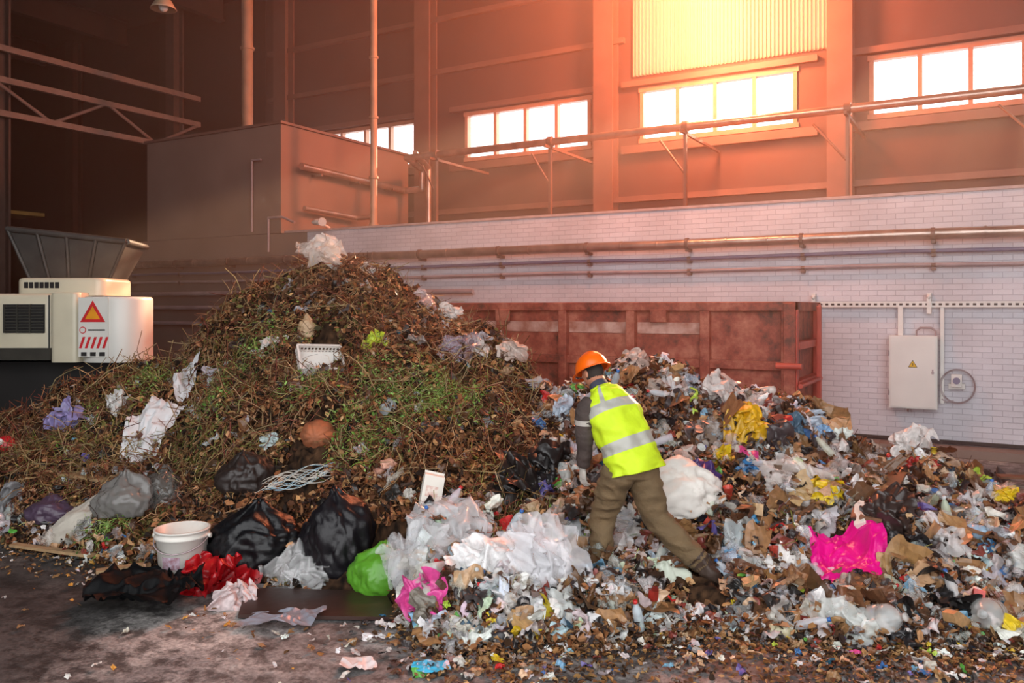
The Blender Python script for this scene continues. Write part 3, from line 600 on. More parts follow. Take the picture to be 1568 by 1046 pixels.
def drape(name,u,v,w,h,col,seed,amp=.05,rough=.6,alpha=1,lift=.04,n=70,rot=0,fr=5,mt=None,spec=.5):
    c=spot(u,v); g=np.linspace(-.5,.5,n); gu,gv=np.meshgrid(g,g,indexing='ij')
    an=np.arctan2(gv,gu); out=1+.16*vn3(np.cos(an)*1.5,np.sin(an)*1.5,0,seed)+.06*np.sin(an*4+seed)
    mxr=np.maximum(np.abs(gu),np.abs(gv))+1e-6; out=out*(1-.5*(1-mxr/(np.sqrt(gu**2+gv**2)+1e-6)))
    a=gu*w*out; d=gv*h*out; X=c[0]+a*math.cos(rot)-d*math.sin(rot); Y=c[1]+(a*math.sin(rot)+d*math.cos(rot))
    Z=np.maximum(HZ(X,Y,False),0)
    for _ in range(4):
        k=(Z[:-2,1:-1]+Z[2:,1:-1]+Z[1:-1,:-2]+Z[1:-1,2:])/4; Z[1:-1,1:-1]=k
    Z0=Z.copy()
    q=np.array([X*fr,Y*fr]); q=q+.5*np.array([vn3(q[0],q[1],0,seed+7),vn3(q[0],q[1],0,seed+8)])
    fo=amp*(.6*ridge(q[0],q[1]*.6,0,seed)+.5*ridge(q[0]*2.1,q[1]*1.7,0,seed+1)+.25*ridge(q[0]*4.5,q[1]*4,0,seed+2))
    Z=np.maximum(Z+lift+fo+amp*.6,Z0+.008); X=X+amp*.6*vn3(q[0]*1.3,q[1]*1.3,0,seed+5)
    V=np.stack([X,Y,Z],-1).reshape(-1,3); i,j=np.meshgrid(np.arange(n-1),np.arange(n-1),indexing='ij'); aa=(i*n+j).ravel()
    b=MB(); b.add(V,np.stack([aa,aa+n,aa+n+1,aa+1],1),(.5,.5,.5),0,True)
    return b.build(name,[mt or mat('sheet_'+name,col,rough,var=.12,scale=6,bump=.2,alpha=alpha,spec=spec)],cam=True)
drape('magenta_plastic_sheet',1326,892,.56,.55,'#d80c80',301,.035,.3,lift=.09)
drape('white_cloth',240,672,.44,.85,'#d4d4d6',302,.04,.8,fr=7,lift=.08)
drape('white_cloth',288,622,.20,.50,'#d0d0d2',303,.04,.8,fr=6,lift=.11)
drape('black_plastic_sheet',232,945,.85,.75,'#08090b',304,.10,.6,lift=.05,fr=3.6,spec=.15)
drape('white_plastic_sheet',440,975,.55,.3,'#9094a0',307,.035,.3,.85,lift=.02)
drape('brown_cardboard_sheet',1340,925,.5,.3,'#6e4a34',309,.04,.8,lift=.06)
drape('blue_wrapper',675,1052,.22,.16,'#3fb0d8',310,.025,.35,lift=.01)
drape('white_plastic_sheet',560,1045,.2,.16,'#dcd4d4',311,.03,.4,lift=.01)
drape('white_plastic_sheet',830,975,.35,.22,'#e2e2e2',312,.04,.4,lift=.06)
drape('beige_paper',1440,905,.55,.3,'#b58d68',313,.05,.7,lift=.07)
drape('white_plastic_sheet',1225,905,.36,.22,'#dedad6',314,.05,.5,lift=.06)
drape('brown_cardboard_sheet',1500,880,.4,.3,'#7d5a3e',319,.03,.8,lift=.08)
b=MB(); q=np.array([fl(385,925),fl(600,930),fl(625,972),fl(372,968)]); V=np.concatenate([q+[0,0,.01],q+[0,0,.035]])
b.add(V,np.array([[0,3,2,1],[4,5,6,7],[0,1,5,4],[1,2,6,5],[2,3,7,6],[3,0,4,7]])); b.build('brown_board',[mat('wet_board','#3a2620',.4,var=.3,scale=3)],cam=True)
c=fl(285,903); b=MB(); V,Fc=rev([(.001,0),(.165,0),(.172,.01),(.2,.34),(.214,.345),(.214,.362),(.204,.364),(.206,.395),(.218,.398),(.218,.412),(.196,.412),(.164,.012),(.001,.012)],40)
b.add(V+c,Fc,m=0,sm=True); pts=[c+[.215*math.cos(a),.215*math.sin(a),.35-.1*abs(math.sin(a))] for a in np.linspace(pi,2*pi,17)]; b.pipe(pts,.005,6,1)
for sx in (-1,1): b.cyl(c+[sx*.2,0,.35],c+[sx*.235,0,.35],.02,10,0)
a=np.linspace(-2.1,-1.3,8); V=[]; 
for z,rr in ((.12,.1835),(.22,.1915)): V+= [[c[0]+rr*math.cos(t),c[1]+rr*math.sin(t),z] for t in a]
i=np.arange(7); b.add(np.array(V),np.stack([i,i+1,i+9,i+8],1),m=2)
b.build('white_plastic_bucket',[mat('bucket_plastic','#d8d4cc',.4,var=.12,scale=4),M_pipeg,mat('faded_label','#b3a6b4',.5,col2='#8c5f68',scale=30)],cam=True)
c=spot(503,575)+[0,-.08,.09]; b=MB(); R=np.array(Matrix.Rotation(.75,3,'X')@Matrix.Rotation(.35,3,'Y')@Matrix.Rotation(.3,3,'Z'))
w,h,d=.23,.16,.06
def rb(*a): 
    bb=[*a]; V=np.array([[x,y,z] for x in a[0:2] for y in a[2:4] for z in a[4:6]]); b.add(V@R.T+c,np.array([[0,1,3,2],[4,6,7,5],[0,4,5,1],[2,3,7,6],[0,2,6,4],[1,5,7,3]]))
rb(-w,w,-h-.01,-h+.01,d-.02,d);rb(-w,w,h-.01,h+.01,d-.02,d);rb(-w-.01,-w+.01,-h,h,d-.02,d);rb(w-.01,w+.01,-h,h,d-.02,d);rb(-w,w,-h,h,-d,-d+.01)
for x in np.linspace(-w,w,13):
    for y in (-h,h): rb(x-.007,x+.007,y-.005,y+.005,-d,d)
for y in np.linspace(-h,h,9):
    for x in (-w,w): rb(x-.005,x+.005,y-.007,y+.007,-d,d)
for z in (-.03,.02):
    for y in (-h,h): rb(-w,w,y-.004,y+.004,z-.006,z+.006)
    for x in (-w,w): rb(x-.004,x+.004,-h,h,z-.006,z+.006)
b.build('white_plastic_basket',[M_white],cam=True)
c=spot(497,682)+[0,.02,.0]; V,Fc=ICO5; x,y,z=V.T; r=.17*(1-.06*np.abs(np.sin(np.arctan2(x,z)*4))**6+.02*vn3(x*4,y*4,z*4,3)); b=MB(); b.add(V*r[:,None]*[1,1,.88]+c,Fc,sm=True)
b.build('orange_ball',[mat('worn_orange','#a8603c',.7,col2='#7a4a30',scale=9,var=.3)],cam=True)
c=spot(10,702)+[0,0,.03]; b=MB(); b.sph(c,.11,0,nu=24,nv=16); b.cyl(c+[0,-.09,.05],c+[0,-.12,.07],.03,10,1); b.build('red_ball',[mat('red_plastic','#c0202a',.35),M_white],cam=True)
c=spot(470,750); b=MB()
for k in range(20):
    L=rng.uniform(.2,.33); a=np.linspace(-1,1,24); ox,oz=rng.uniform(-.05,.05,2); ph=rng.uniform(0,6)
    px_=L*a+ox; up=px_*.35+oz+.08*np.sin(a*rng.uniform(1.5,3)+ph)*(1-.3*a*a); X=c[0]+px_; Y=c[1]-.10+up*.5; Z=np.maximum(HZ(X,Y,False)+.05,c[2]+up*.7+.03)
    pts=list(np.stack([X,Y,Z],1)); b.pipe(pts,.0024,5,k%3//2)
b.build('wire_tangle',[mat('white_cable','#cfc8bc',.5),mat('blue_cable','#8fb0bf',.5)],cam=True)
def carton(name,u,v,w,h,d,col,rx,ry,rz,lift=.06):
    c=spot(u,v)+[0,-.05,lift]; R=np.array(Matrix.Rotation(rz,3,'Z')@Matrix.Rotation(ry,3,'Y')@Matrix.Rotation(rx,3,'X')); w/=2;d/=2
    Vb=np.array([[x*w,y*d,z] for z in (-h/2,h/2) for x,y in ((-1,-1),(1,-1),(1,1),(-1,1))]+[[-w,0,h*.62],[w,0,h*.62],[-w,0,h*.7],[w,0,h*.7],])
    b=MB(); b.add(Vb@R.T+c,[np.array([[0,1,5,4],[1,2,6,5],[2,3,7,6],[3,0,4,7],[0,3,2,1],[4,5,9,8],[6,7,8,9],[8,9,11,10]]),np.array([[5,6,9],[7,4,8]])],m=0)
    lab=np.array([[-w*.7,-d-.002,-h*.2],[w*.5,-d-.002,-h*.2],[w*.5,-d-.002,h*.15],[-w*.7,-d-.002,h*.15]]); b.add(lab@R.T+c,np.array([[0,1,2,3]]),m=1)
    b.build(name,[mat('carton_board',col,.5,var=.08),mat('carton_print','#ddd2c8',.5,col2='#c4988c',scale=25)],cam=True,bevel=.003)
carton('paper_carton',675,785,.17,.26,.1,'#dcd6cc',-.5,.25,.2,.08)
carton('paper_carton',1345,820,.12,.22,.09,'#dcd6ce',-.7,.8,.3)
carton('paper_carton',925,985,.09,.12,.06,'#e8e8ea',-.1,.1,.5,.05)
def jug(name,u,v,s,col,alpha,rx,rz):
    V,Fc=rev([(.001,0),(.10,0),(.12,.02),(.12,.09),(.112,.1),(.12,.11),(.12,.19),(.112,.2),(.12,.21),(.115,.27),(.07,.33),(.03,.36),(.03,.39),(.034,.39),(.034,.41),(.001,.41)],28)
    c=spot(u,v)+[0,-.10,.13*s]; R=np.array(Matrix.Rotation(rz,3,'Z')@Matrix.Rotation(rx,3,'X')); V=(V-[0,0,.2])*s
    b=MB(); b.add(V@R.T+c,Fc,m=0,sm=True); b.build(name,[mat('jug_plastic',col,.12,var=.05,alpha=alpha,spec=.8,bump=.1)],cam=True)
jug('water_jug',1370,985,.8,'#d4d6d4',.45,1.2,.6); jug('water_jug',1530,978,.85,'#d4d6d4',.45,1.3,-.7); jug('water_bottle',1215,990,.42,'#e0d8b0',.5,1.5,1.4); jug('water_bottle',1520,840,.5,'#a9cdea',.6,1.5,.9); jug('water_bottle',1045,880,.45,'#c9dcea',.5,1.0,.9)
def planks(lst,mt,th):
    b=MB()
    for (u0,v0,u1,v1,w) in lst:
        p0=spot(u0,v0)+[0,0,.05+th]; p1=spot(u1,v1)+[0,0,.05+th]; d=p1-p0; L=np.linalg.norm(d); d/=L; sdir=np.cross(d,[0,0,1]); sdir/=np.linalg.norm(sdir); up=np.cross(sdir,d)
        V=np.array([p0+d*L*a+sdir*w*(bq-.5)+up*.025*cq for a in (0,1) for bq in (0,1) for cq in (0,1)]); b.add(V,np.array([[0,1,3,2],[4,6,7,5],[0,4,5,1],[2,3,7,6],[0,2,6,4],[1,5,7,3]]))
    b.build('timber_offcuts',[mt],cam=True)
planks([(20,862,145,880,.07),(100,750,185,765,.14),(150,905,235,893,.08)],mat('weathered_wood','#a98a64',.8,var=.4,scale=8),0)
planks([(1450,828,1590,872,.12),(1560,758,1640,762,.2),(1360,835,1400,760,.16)],mat('dark_wood','#7b563c',.8,var=.4,scale=8),.05)
# ================================================================ MACHINE AT THE LEFT
M_cream=mat('cream_machine_paint','#d6cdb4',.35,var=.12,scale=2,bump=.02); M_mwhite=mat('white_counterweight_paint','#dcdad2',.32,var=.1,scale=2,bump=.02)
mach=empty('mobile_shredder',toW(np.array([[-6.2,12,0]]))[0].tolist())
def rbox(b,x0,x1,y0,y1,z0,z1,r,m=0,n=8):
    pts=[]
    for cx,cy,a0 in ((x1-r,y1-r,0),(x0+r,y1-r,pi/2),(x0+r,y0+r,pi),(x1-r,y0+r,3*pi/2)):
        for q in range(n): a=a0+pi/2*q/(n-1); pts.append((cx+r*math.cos(a),cy+r*math.sin(a)))
    pts=np.array(pts); k=len(pts); c=pts.mean(0); e=.05
    rings=[(pts,z0),(pts,z1-e)]+[(c+(pts-c)*(1-(1-math.cos(t))*.07),z1-e+e*math.sin(t)) for t in (.5,1.0,1.5)]
    V=np.concatenate([np.column_stack([p,np.full(k,z)]) for p,z in rings]); i=np.arange(k); j=(i+1)%k
    f=np.concatenate([np.stack([i+q*k,j+q*k,j+(q+1)*k,i+(q+1)*k],1) for q in range(len(rings)-1)])
    b.add(V,f,m=m,sm=True); o=(len(rings)-1)*k; b.add(V,[np.array([i[::-1]]),np.array([i+o])],m=m)
b=MB()
rbox(b,-5.78,-4.95,10.95,11.75,1.47,2.34,.34,0,14); b.build('counterweight',[M_mwhite],parent=mach,cam=True)
b=MB(); rbox(b,-7.9,-6.10,11.05,12.3,1.52,2.38,.1,0); rbox(b,-6.12,-5.74,11.0,11.8,1.47,2.40,.08,0); rbox(b,-6.75,-5.55,11.3,12.2,2.36,2.60,.12,0)
for q in range(7): b.box(-6.62+q*.07,-6.57+q*.07,11.285,11.31,2.46,2.54,1)
b.box(-6.73,-6.20,11.03,11.06,1.86,2.24,1)
for q in range(9): b.box(-6.72,-6.21,11.01,11.04,1.88+q*.04,1.895+q*.04,2)
for q in range(3): b.box(-6.73+q*.17,-6.71+q*.17,11.0,11.03,1.86,2.24,2)
b.box(-7.9,-6.1,10.98,11.05,1.5,1.66,2); b.box(-6.125,-6.11,10.99,11.0,1.5,2.36,1)
b.build('engine_cover',[M_cream,M_dark,mat('dark_grille','#3a3730',.5)],parent=mach,cam=True)
M_red=mat('sign_red','#d8232a',.4); M_or=mat('sign_orange','#f0a01c',.4)
b=MB(); y=10.935
b.box(-5.70,-5.31,y,y+.03,1.55,2.33,2)
tri(b,-5.51,y-.003,2.10,.19,0); tri(b,-5.51,y-.006,2.10,.115,1)
for q in range(5):
    x=-5.69+q*.076; b.add(np.array([[x,y-.005,1.66],[x+.035,y-.005,1.66],[x+.085,y-.005,1.81],[x+.05,y-.005,1.81]]),np.array([[0,1,2,3]]),m=0)
for q in range(3): b.box(-5.66+q*.12,-5.59+q*.12,y-.01,y,1.56,1.61,3)
V,Fc=rev([(.001,0),(.045,0)],20); V=V[:,[0,2,1]]; b.add(V+[-5.64,y-.004,1.90],Fc,m=0); b.add(V*.75+[-5.64,y-.006,1.90],Fc,m=2); b.box(-5.57,-5.35,y-.003,y,1.89,1.91,3)
b.build('warning_signs',[M_red,M_or,M_mwhite,M_dark],parent=mach,cam=True)
b=MB(); b.box(-8.5,-5.3,11.3,12.6,.75,1.46,0)
V,Fc=rev([(.25,-.2),(.5,-.2),(.58,-.14),(.58,.14),(.5,.2),(.25,.2)],28)
for x in (-7.6,-5.9):
    for yy in (11.35,12.6): b.add(V[:,[0,2,1]]+[x,yy,.58],Fc,m=1,sm=True); b.cyl((x,yy-.15,.58),(x,yy+.15,.58),.26,16,0)
b.build('undercarriage',[M_dark,mat('tyre_rubber','#141414',.8)],parent=mach,cam=True)
M_hop=mat('hopper_grey_steel','#5a5956',.5,metal=.3,var=.35,scale=3); b=MB()
top=np.array([[-7.85,12.95,3.42],[-6.0,12.95,3.22],[-6.2,14.1,3.22],[-7.85,14.1,3.42]]); bot=np.array([[-7.5,13.2,2.35],[-6.5,13.2,2.35],[-6.6,13.9,2.35],[-7.5,13.9,2.35]])
V=np.concatenate([bot,top]); b.add(V,np.array([[0,1,5,4],[1,2,6,5],[2,3,7,6],[3,0,4,7]]))
for a in range(4): b.cyl(top[a],top[(a+1)%4],.05,8)
for s in np.linspace(0,1,5): b.cyl(bot[0]+(bot[1]-bot[0])*s+[0,-.02,0],top[0]+(top[1]-top[0])*s+[0,-.02,0],.03,6)
for x in (-7.45,-6.6):
    for yy in (13.25,13.85): b.box(x-.05,x+.05,yy-.05,yy+.05,0,2.5,1)
b.box(-7.5,-6.5,13.2,13.9,1.9,2.36,1); b.build('feed_hopper',[M_hop,M_dark],cam=True)
# ================================================================ WORKER
def cr_(pts,sub):
    pts=np.array(pts,float); 
    if len(pts)<3: return np.array([pts[0]+(pts[-1]-pts[0])*t for t in np.linspace(0,1,sub+1)])
    P=np.concatenate([[2*pts[0]-pts[1]],pts,[2*pts[-1]-pts[-2]]]); o=[]
    for i in range(1,len(P)-2):
        for q in range(sub):
            t=q/sub; a,b_,c,d=P[i-1:i+3]; o.append(.5*((2*b_)+(-a+c)*t+(2*a-5*b_+4*c-d)*t*t+(-a+3*b_-3*c+d)*t**3))
    o.append(P[-2]); return np.array(o)
def loft(pts,rads,side,n=20,sub=5,cap=True,expo=2.0):
    D=cr_(np.concatenate([np.array(pts,float),np.array(rads,float)],1),sub); P=D[:,:3]; R=np.maximum(D[:,3:5],.001)
    T=np.gradient(P,axis=0); T/=np.linalg.norm(T,axis=1,keepdims=True); side=np.array(side,float)
    A=side-(T@side)[:,None]*T; A/=np.linalg.norm(A,axis=1,keepdims=True); B=np.cross(T,A); a=np.linspace(0,2*pi,n,endpoint=False)
    ca_=np.sign(np.cos(a))*np.abs(np.cos(a))**(2/expo); sa=np.sign(np.sin(a))*np.abs(np.sin(a))**(2/expo)
    V=P[:,None]+R[:,0,None,None]*ca_[None,:,None]*A[:,None]+R[:,1,None,None]*sa[None,:,None]*B[:,None]
    m=len(P); i=np.arange(n); j=(i+1)%n; f=np.concatenate([np.stack([i+q*n,j+q*n,j+(q+1)*n,i+(q+1)*n],1) for q in range(m-1)])
    V=V.reshape(-1,3); Fs=[f]
    if cap:
        e0=P[0]-T[0]*min(R[0])*.35; e1=P[-1]+T[-1]*min(R[-1])*.35; V=np.concatenate([V,[e0,e1]])
        Fs.append(np.concatenate([np.stack([j,i,np.full(n,m*n)],1),np.stack([i+(m-1)*n,j+(m-1)*n,np.full(n,m*n+1)],1)]))
    return V,Fs
def remesh(b,name,vox,labels=None,mats=None,parent=None,smooth=3,disp=None):
    me=b.mesh(name+'_src',[]); src=bpy.data.objects.new(name+'_src',me); bpy.context.scene.collection.objects.link(src)
    md=src.modifiers.new('r','REMESH'); md.mode='VOXEL'; md.voxel_size=vox
    sm=src.modifiers.new('s','SMOOTH'); sm.iterations=smooth; sm.factor=.5
    dg=bpy.context.evaluated_depsgraph_get(); out=bpy.data.meshes.new_from_object(src.evaluated_get(dg)); bpy.data.objects.remove(src)
    out.materials.clear(); [out.materials.append(m) for m in mats]
    n=len(out.vertices); co=np.zeros(n*3,np.float32); out.vertices.foreach_get('co',co); co=co.reshape(-1,3).astype(float)
    srcV=np.concatenate(b.V)
    if labels is not None:
        kd=kdtree.KDTree(len(srcV)); [kd.insert(v,i) for i,v in enumerate(srcV)]; kd.balance(); L=np.concatenate(labels)
        for p in out.polygons: p.material_index=int(L[kd.find(p.center)[1]])
    if disp is not None:
        nr=np.zeros(n*3,np.float32); out.vertices.foreach_get('normal',nr); co=co+nr.reshape(-1,3)*disp(co)[:,None]
    co=toW(co); c=(co.min(0)+co.max(0))/2; out.vertices.foreach_set('co',(co-c).ravel().astype(np.float32))
    out.polygons.foreach_set('use_smooth',np.ones(len(out.polygons),bool)); out.update()
    o=bpy.data.objects.new(name,out); bpy.context.scene.collection.objects.link(o); o.location=c
    if parent: o.parent=parent; o.location=Vector(c)-parent.location
    return o
WO=toW(np.array([[.85,6.2,.1]]))[0]; wk=empty('worker',WO.tolist())
side=np.array([.88,.47,0]); fwd=np.array([-.47,.88,0])
b=MB(); lab=[]
def part(pts,rads,l,sd=side,**k):
    V,Fs=loft(pts,rads,sd,**k); b.add(V,Fs); lab.append(np.full(len(V),l))
part([(.845,6.2,1.0),(.85,6.2,1.06),(.84,6.21,1.14)],[(.175,.125),(.18,.13),(.165,.12)],0)
part([(.755,6.16,1.04),(.70,6.26,.86),(.655,6.35,.66),(.635,6.31,.46),(.62,6.25,.26)],[(.118,.125),(.11,.115),(.088,.095),(.082,.088),(.078,.078)],0)
part([(.93,6.24,1.04),(.985,6.24,.86),(1.04,6.25,.68),(1.20,6.2,.51),(1.37,6.16,.345)],[(.12,.13),(.11,.12),(.09,.098),(.084,.09),(.070,.074)],0)
part([(.845,6.2,1.08),(.82,6.22,1.2),(.75,6.28,1.38),(.70,6.34,1.50),(.665,6.38,1.58),(.645,6.41,1.62)],[(.165,.12),(.16,.115),(.18,.125),(.175,.11),(.11,.08),(.06,.06)],1,expo=2.3)
part([(.56,6.30,1.53),(.515,6.28,1.47),(.505,6.28,1.36),(.51,6.30,1.24),(.51,6.34,1.13),(.505,6.38,1.04)],[(.062,.07),(.068,.076),(.066,.074),(.060,.066),(.054,.06),(.046,.05)],1)
part([(.82,6.46,1.52),(.86,6.50,1.46),(.88,6.62,1.36),(.87,6.75,1.26),(.77,6.86,1.19),(.68,6.95,1.12)],[(.06,.07),(.064,.07),(.058,.065),(.052,.056),(.045,.05),(.04,.043)],1,sd=(0,0,1))
part([(.655,6.39,1.58),(.63,6.44,1.66),(.61,6.48,1.70)],[(.062,.062),(.056,.058),(.055,.06)],2)
part([(.625,6.25,.34),(.618,6.24,.24),(.61,6.25,.17)],[(.062,.065),(.058,.07),(.05,.07)],3)
part([(.635,6.2,.17),(.60,6.27,.165),(.565,6.34,.15),(.54,6.39,.14)],[(.042,.05),(.05,.052),(.052,.04),(.035,.028)],3)
part([(1.33,6.17,.39),(1.38,6.15,.335),(1.42,6.14,.29)],[(.062,.064),(.057,.062),(.052,.06)],3)
part([(1.40,6.12,.34),(1.435,6.13,.27),(1.485,6.15,.20),(1.52,6.16,.155)],[(.045,.045),(.052,.054),(.054,.044),(.040,.030)],3,sd=(.2,1,0))
M_tr=mat('khaki_trousers','#6b573c',.85,var=.25,scale=9,bump=.3,bscale=60); M_jk=mat('dark_jacket','#463a36',.85,var=.25,scale=9,bump=.3,bscale=60)
M_sk=mat('skin','#b97f63',.55,var=.1,scale=12,bump=.05); M_bt=mat('work_boots','#3b2a20',.6,var=.3,scale=15)
def folds(co):
    q=co*[9,9,14]; leg=np.clip((1.15-co[:,2])*3,0,1)
    return (.006+.009*leg)*ridge(q[:,0]+q[:,2]*.4,q[:,1],q[:,2]*.8,31)+.003*ridge(q[:,0]*2.2,q[:,1]*2.2,q[:,2]*2.2,32)
body=remesh(b,'body',.011,lab,[M_tr,M_jk,M_sk,M_bt],wk,smooth=4,disp=folds)
b=MB(); V,Fc=ICO5; V=V.copy(); x,y,z=V.T
hx=x*.075*(1-.16*np.clip(-z,0,1)**1.5); hy=y*.096; hz=z*.118
hy=hy+np.where((y>0),.018*np.exp(-((x/.18)**2+((z+.12)/.16)**2)),0)
hy=hy-.012*np.exp(-(((np.abs(x)-.38)/.16)**2+((z-.05)/.12)**2))*(y>0)
hy=hy+.006*np.exp(-((x/.3)**2+((z+.42)/.06)**2))*(y>0)+.008*np.exp(-((x/.35)**2+((z+.8)/.2)**2))*(y>0)
hy=hy-.02*np.clip(-z-.2,0,1)*(y<0)*(y)
Rh=Matrix.Rotation(math.atan2(.60,.80),3,'Z')@Matrix.Rotation(-.45,3,'X'); Rh=np.array(Rh); hc=np.array([.592,6.50,1.735])
H=lambda L:np.asarray(L,float)@Rh.T+hc
b.add(H(np.stack([hx,hy,hz],1)),Fc,m=0,sm=True)
for sx in (-1,1):
    VV,FF=rev([(.001,-.008),(.02,-.008),(.026,0),(.02,.008),(.012,.003),(.001,.001)],16); VV=VV[:,[2,0,1]]*[1,.8,1.25]; b.add(H(VV+[sx*.077,-.005,-.005]),FF,m=0,sm=True)
    VV,FF=rev([(math.sin(pi*i/8)*.012,-math.cos(pi*i/8)*.012) for i in range(9)],12); b.add(H(VV+[sx*.029,.083,.006]),FF,m=1,sm=True); b.add(H(VV*.5+[sx*.029,.092,.006]),FF,m=2,sm=True)
VV,FF=rev([(.001,-.004),(.02,0),(.001,.004)],10); b.add(H(VV*[1.1,.3,1]+[0,.094,-.05]),FF,m=3,sm=True)
m_=(V[:,1]<.15)&(V[:,2]>-.45); fm=m_[Fc].all(1); b.add(H(np.stack([hx,hy,hz],1)*1.03),Fc[fm],m=2,sm=True)
b.build('head',[M_sk,M_white,mat('dark_hair','#2a201a',.8),mat('lips','#8f5348',.5)],parent=wk,cam=True)
b=MB(); n=40; prof_=[(math.sin(a)*.125,math.cos(a)*.125) for a in np.linspace(.02,pi/2,14)]
VV,FF=rev(prof_+[(.128,-.012),(.120,-.012)],n); VV=VV*[.98,1.16,1.06]
VV[:,2]+=np.where((np.abs(VV[:,0])<.022)&(VV[:,2]>.03),.008,0)
b.add(H(VV+[0,-.004,.035]),FF,sm=True)
VV,FF=rev([(.118,-.006),(.128,-.004),(.140,-.012),(.140,-.017),(.118,-.013)],n); fr=np.clip(VV[:,1]/.13,0,1)**2; VV=VV*[1.0,1.16,1]; VV[:,1]+=fr*.05; VV[:,2]-=fr*.015
b.add(H(VV+[0,-.004,.035]),FF,sm=True)
b.build('hard_hat',[mat('orange_helmet_plastic','#f0660f',.3,var=.08)],parent=wk,cam=True)
b=MB(); V1,F1=loft([(.66,6.385,1.575),(.64,6.42,1.625),(.625,6.445,1.655)],[(.085,.08),(.078,.075),(.074,.07)],side,n=24,cap=False); b.add(V1,F1,sm=True); b.build('jacket_collar',[mat('collar_blue','#3a3c4c',.8)],parent=wk,cam=True)
pts=[(.875,6.19,1.03),(.86,6.2,1.10),(.825,6.225,1.21),(.765,6.275,1.36),(.712,6.335,1.49),(.678,6.375,1.565),(.658,6.40,1.60),(.648,6.415,1.625)]
rd=[(.222,.175),(.208,.162),(.196,.15),(.208,.155),(.198,.138),(.148,.108),(.10,.085),(.08,.076)]
nS=64; sub=9; V,Fs=loft(pts,rd,side,n=nS,sub=sub,cap=False,expo=2.3); f=Fs[0]; rows=len(f)//nS
rr=(np.arange(len(f))//nS)/rows; cc_=np.arange(len(f))%nS; ang=(cc_+.5)/nS*2*pi
mi=np.zeros(len(f),int)
mi[((rr>.25)&(rr<.33))|((rr>.50)&(rr<.58))]=1
st=(np.abs(np.abs(np.cos(ang))-.62)<.10)&(rr>=.56); mi[st]=1
q=V*11; nn=V-V.reshape(-1,nS,3).mean(1).repeat(nS,0); nn/=np.linalg.norm(nn,axis=1,keepdims=True)
V=V+nn*(.016*ridge(q[:,0]+q[:,2]*.5,q[:,1],q[:,2]*.7,41)+.008*ridge(q[:,0]*2,q[:,1]*2,q[:,2]*1.6,42))[:,None]
b=MB(); b.add(V,f,m=mi,sm=True); o=b.build('hi_vis_vest',[mat('hi_vis_yellow','#c6e21c',.7,var=.12,scale=8,bump=.15),mat('reflective_tape','#aaa9a0',.35,var=.08)],parent=wk,cam=True)
s_=o.modifiers.new('t','SOLIDIFY'); s_.thickness=.006
b=MB(); V1,F1=loft([(.507,6.282,1.405),(.507,6.285,1.365)],[(.075,.083),(.073,.081)],side,n=24,cap=False,sub=3); b.add(V1,F1,sm=True); b.build('sleeve_band',[mat('band','#a9a39c',.5)],parent=wk,cam=True)
def hand(name,w,D,A,Nn,mt):
    w=np.array(w,float);D=np.array(D,float);D/=np.linalg.norm(D);A=np.array(A,float);A-=D*(A@D);A/=np.linalg.norm(A);Nn_=np.cross(D,A); 
    if Nn_@np.array(Nn)<0: Nn_=-Nn_
    b=MB()
    V,Fs=loft([w-D*.03,w,w+D*.04,w+D*.085],[(.030,.024),(.030,.022),(.042,.018),(.044,.015)],A,n=16); b.add(V,Fs)
    for k,(of,L,r) in enumerate(((-.033,.072,.0098),(-.011,.080,.010),(.011,.074,.0096),(.032,.058,.0086))):
        p=w+D*.08+A*of; sp=A*of*.12
        P=[p,p+D*L*.42+sp+Nn_*.006,p+D*L*.74+sp*1.4+Nn_*.022,p+D*L*.92+sp*1.5+Nn_*.043]; V,Fs=loft(P,[(r,r),(r,r),(r*.95,r*.95),(r*.75,r*.75)],A,n=10); b.add(V,Fs)
    p=w+D*.02-A*.028+Nn_*.008; P=[p,p-A*.025+D*.025+Nn_*.01,p-A*.035+D*.055+Nn_*.02,p-A*.03+D*.078+Nn_*.03]
    V,Fs=loft(P,[(.013,.013),(.012,.012),(.011,.011),(.008,.008)],A,n=10); b.add(V,Fs)
    V,Fs=loft([w-D*.05,w-D*.01],[(.036,.034),(.034,.03)],A,n=16); b.add(V,Fs)
    remesh(b,name,.0035,None,[mt],wk,smooth=2)
M_gl=mat('grey_work_glove','#b9b3ab',.85,var=.25,scale=20)
hand('left_hand',(.502,6.39,1.02),(.03,.05,-1),-fwd,side,M_gl)
hand('right_hand',(.665,6.965,1.11),(-.6,.5,-.45),(.3,.2,-.9),(-.5,-.6,0),M_gl)
wk.location=Vector(WO)+Vector(toW(np.array([[.04,0,-.05]]))[0])
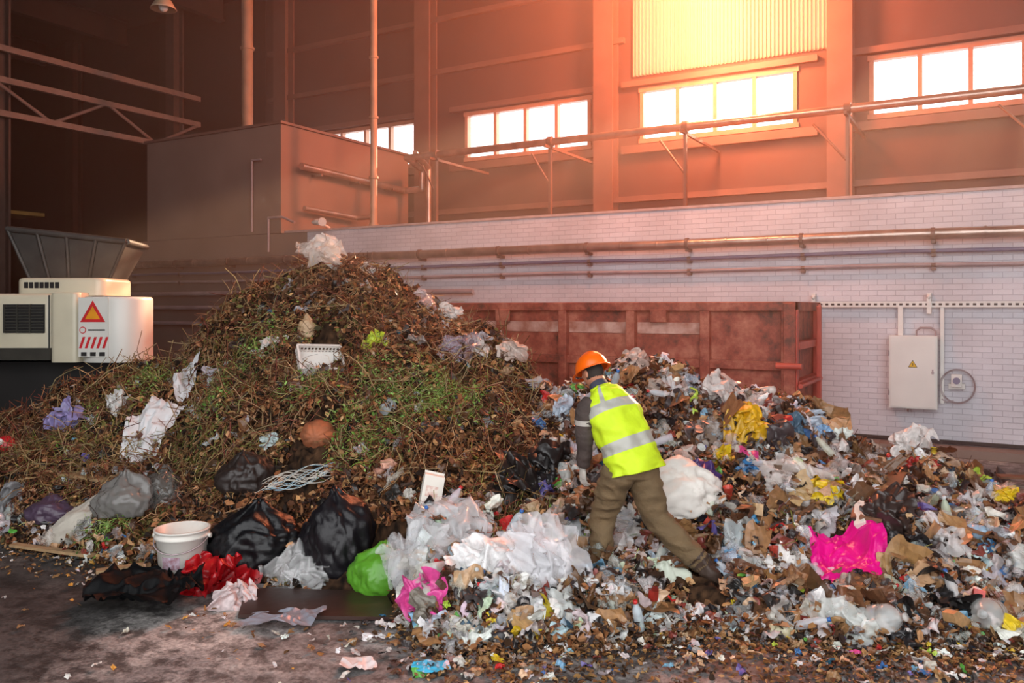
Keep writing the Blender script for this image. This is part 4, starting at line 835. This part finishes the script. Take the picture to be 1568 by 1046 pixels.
# ================================================================ HAZE + LIGHT
hz=bpy.data.materials.new('glow_scatter'); hz.use_nodes=True; nt=hz.node_tree; nt.nodes.clear(); o_=nt.nodes.new('ShaderNodeOutputMaterial'); v_=nt.nodes.new('ShaderNodeVolumeScatter')
v_.inputs['Density'].default_value=.013; v_.inputs['Color'].default_value=(1,.8,.68,1); v_.inputs['Anisotropy'].default_value=.3; nt.links.new(v_.outputs[0],o_.inputs['Volume'])
b=MB(); b.box(-19.5,7.9,6.5,YU-.45,.02,12.45); b.build('added_glow_haze',[hz])  # scatter volume added so the warm sources spread a glow
w=bpy.data.worlds.new('daylight'); bpy.context.scene.world=w; w.use_nodes=True; bg=w.node_tree.nodes['Background']; bg.inputs[0].default_value=(.98,.985,1.0,1); bg.inputs[1].default_value=3.4
def lamp(name,typ,loc,power,col,size=1,tgt=None,**k):
    l=bpy.data.lights.new(name,typ); l.energy=power; l.color=col
    if typ=='AREA': l.size=size
    elif typ in('POINT','SPOT'): l.shadow_soft_size=size
    for a,v in k.items(): setattr(l,a,v)
    o=bpy.data.objects.new(name,l); o.location=loc; bpy.context.scene.collection.objects.link(o)
    if tgt is not None: o.rotation_euler=(Vector(tgt)-Vector(loc)).to_track_quat('-Z','Y').to_euler()
    return o
lamp('added_wall_glow','POINT',(-5.3,17.3,9.2),4000,(1,.21,.08),.5)  # added source for the orange glow on the upper wall, no real fitting
lamp('added_window_glare','POINT',(-5.2,17.8,7.3),650,(1,.27,.12),.3)  # added source before the window, imitates sun glare
lamp('added_warm_fill','POINT',(-5.0,11.4,8.0),1350,(1,.32,.16),.6)  # added warm fill for the brick wall and container front, no real fitting
s=lamp('low_sun','SUN',(-4,30,18),14.0,(1,.62,.38)); s.data.angle=.03; s.rotation_euler=Vector((-.05,-1,-.36)).to_track_quat('-Z','Y').to_euler()
# ================================================================ CAMERA
cam=bpy.data.cameras.new('camera'); cam.sensor_width=36; cam.lens=36*F/1600; cam.shift_y=-(533.5-HOR)/1600; cam.clip_end=200
co=bpy.data.objects.new('camera',cam); co.location=(0,0,CH); co.rotation_euler=(pi/2,0,pi/6); bpy.context.scene.collection.objects.link(co); bpy.context.scene.camera=co
vs=bpy.context.scene.view_settings; vs.view_transform='Standard'; vs.look='None'; vs.exposure=0
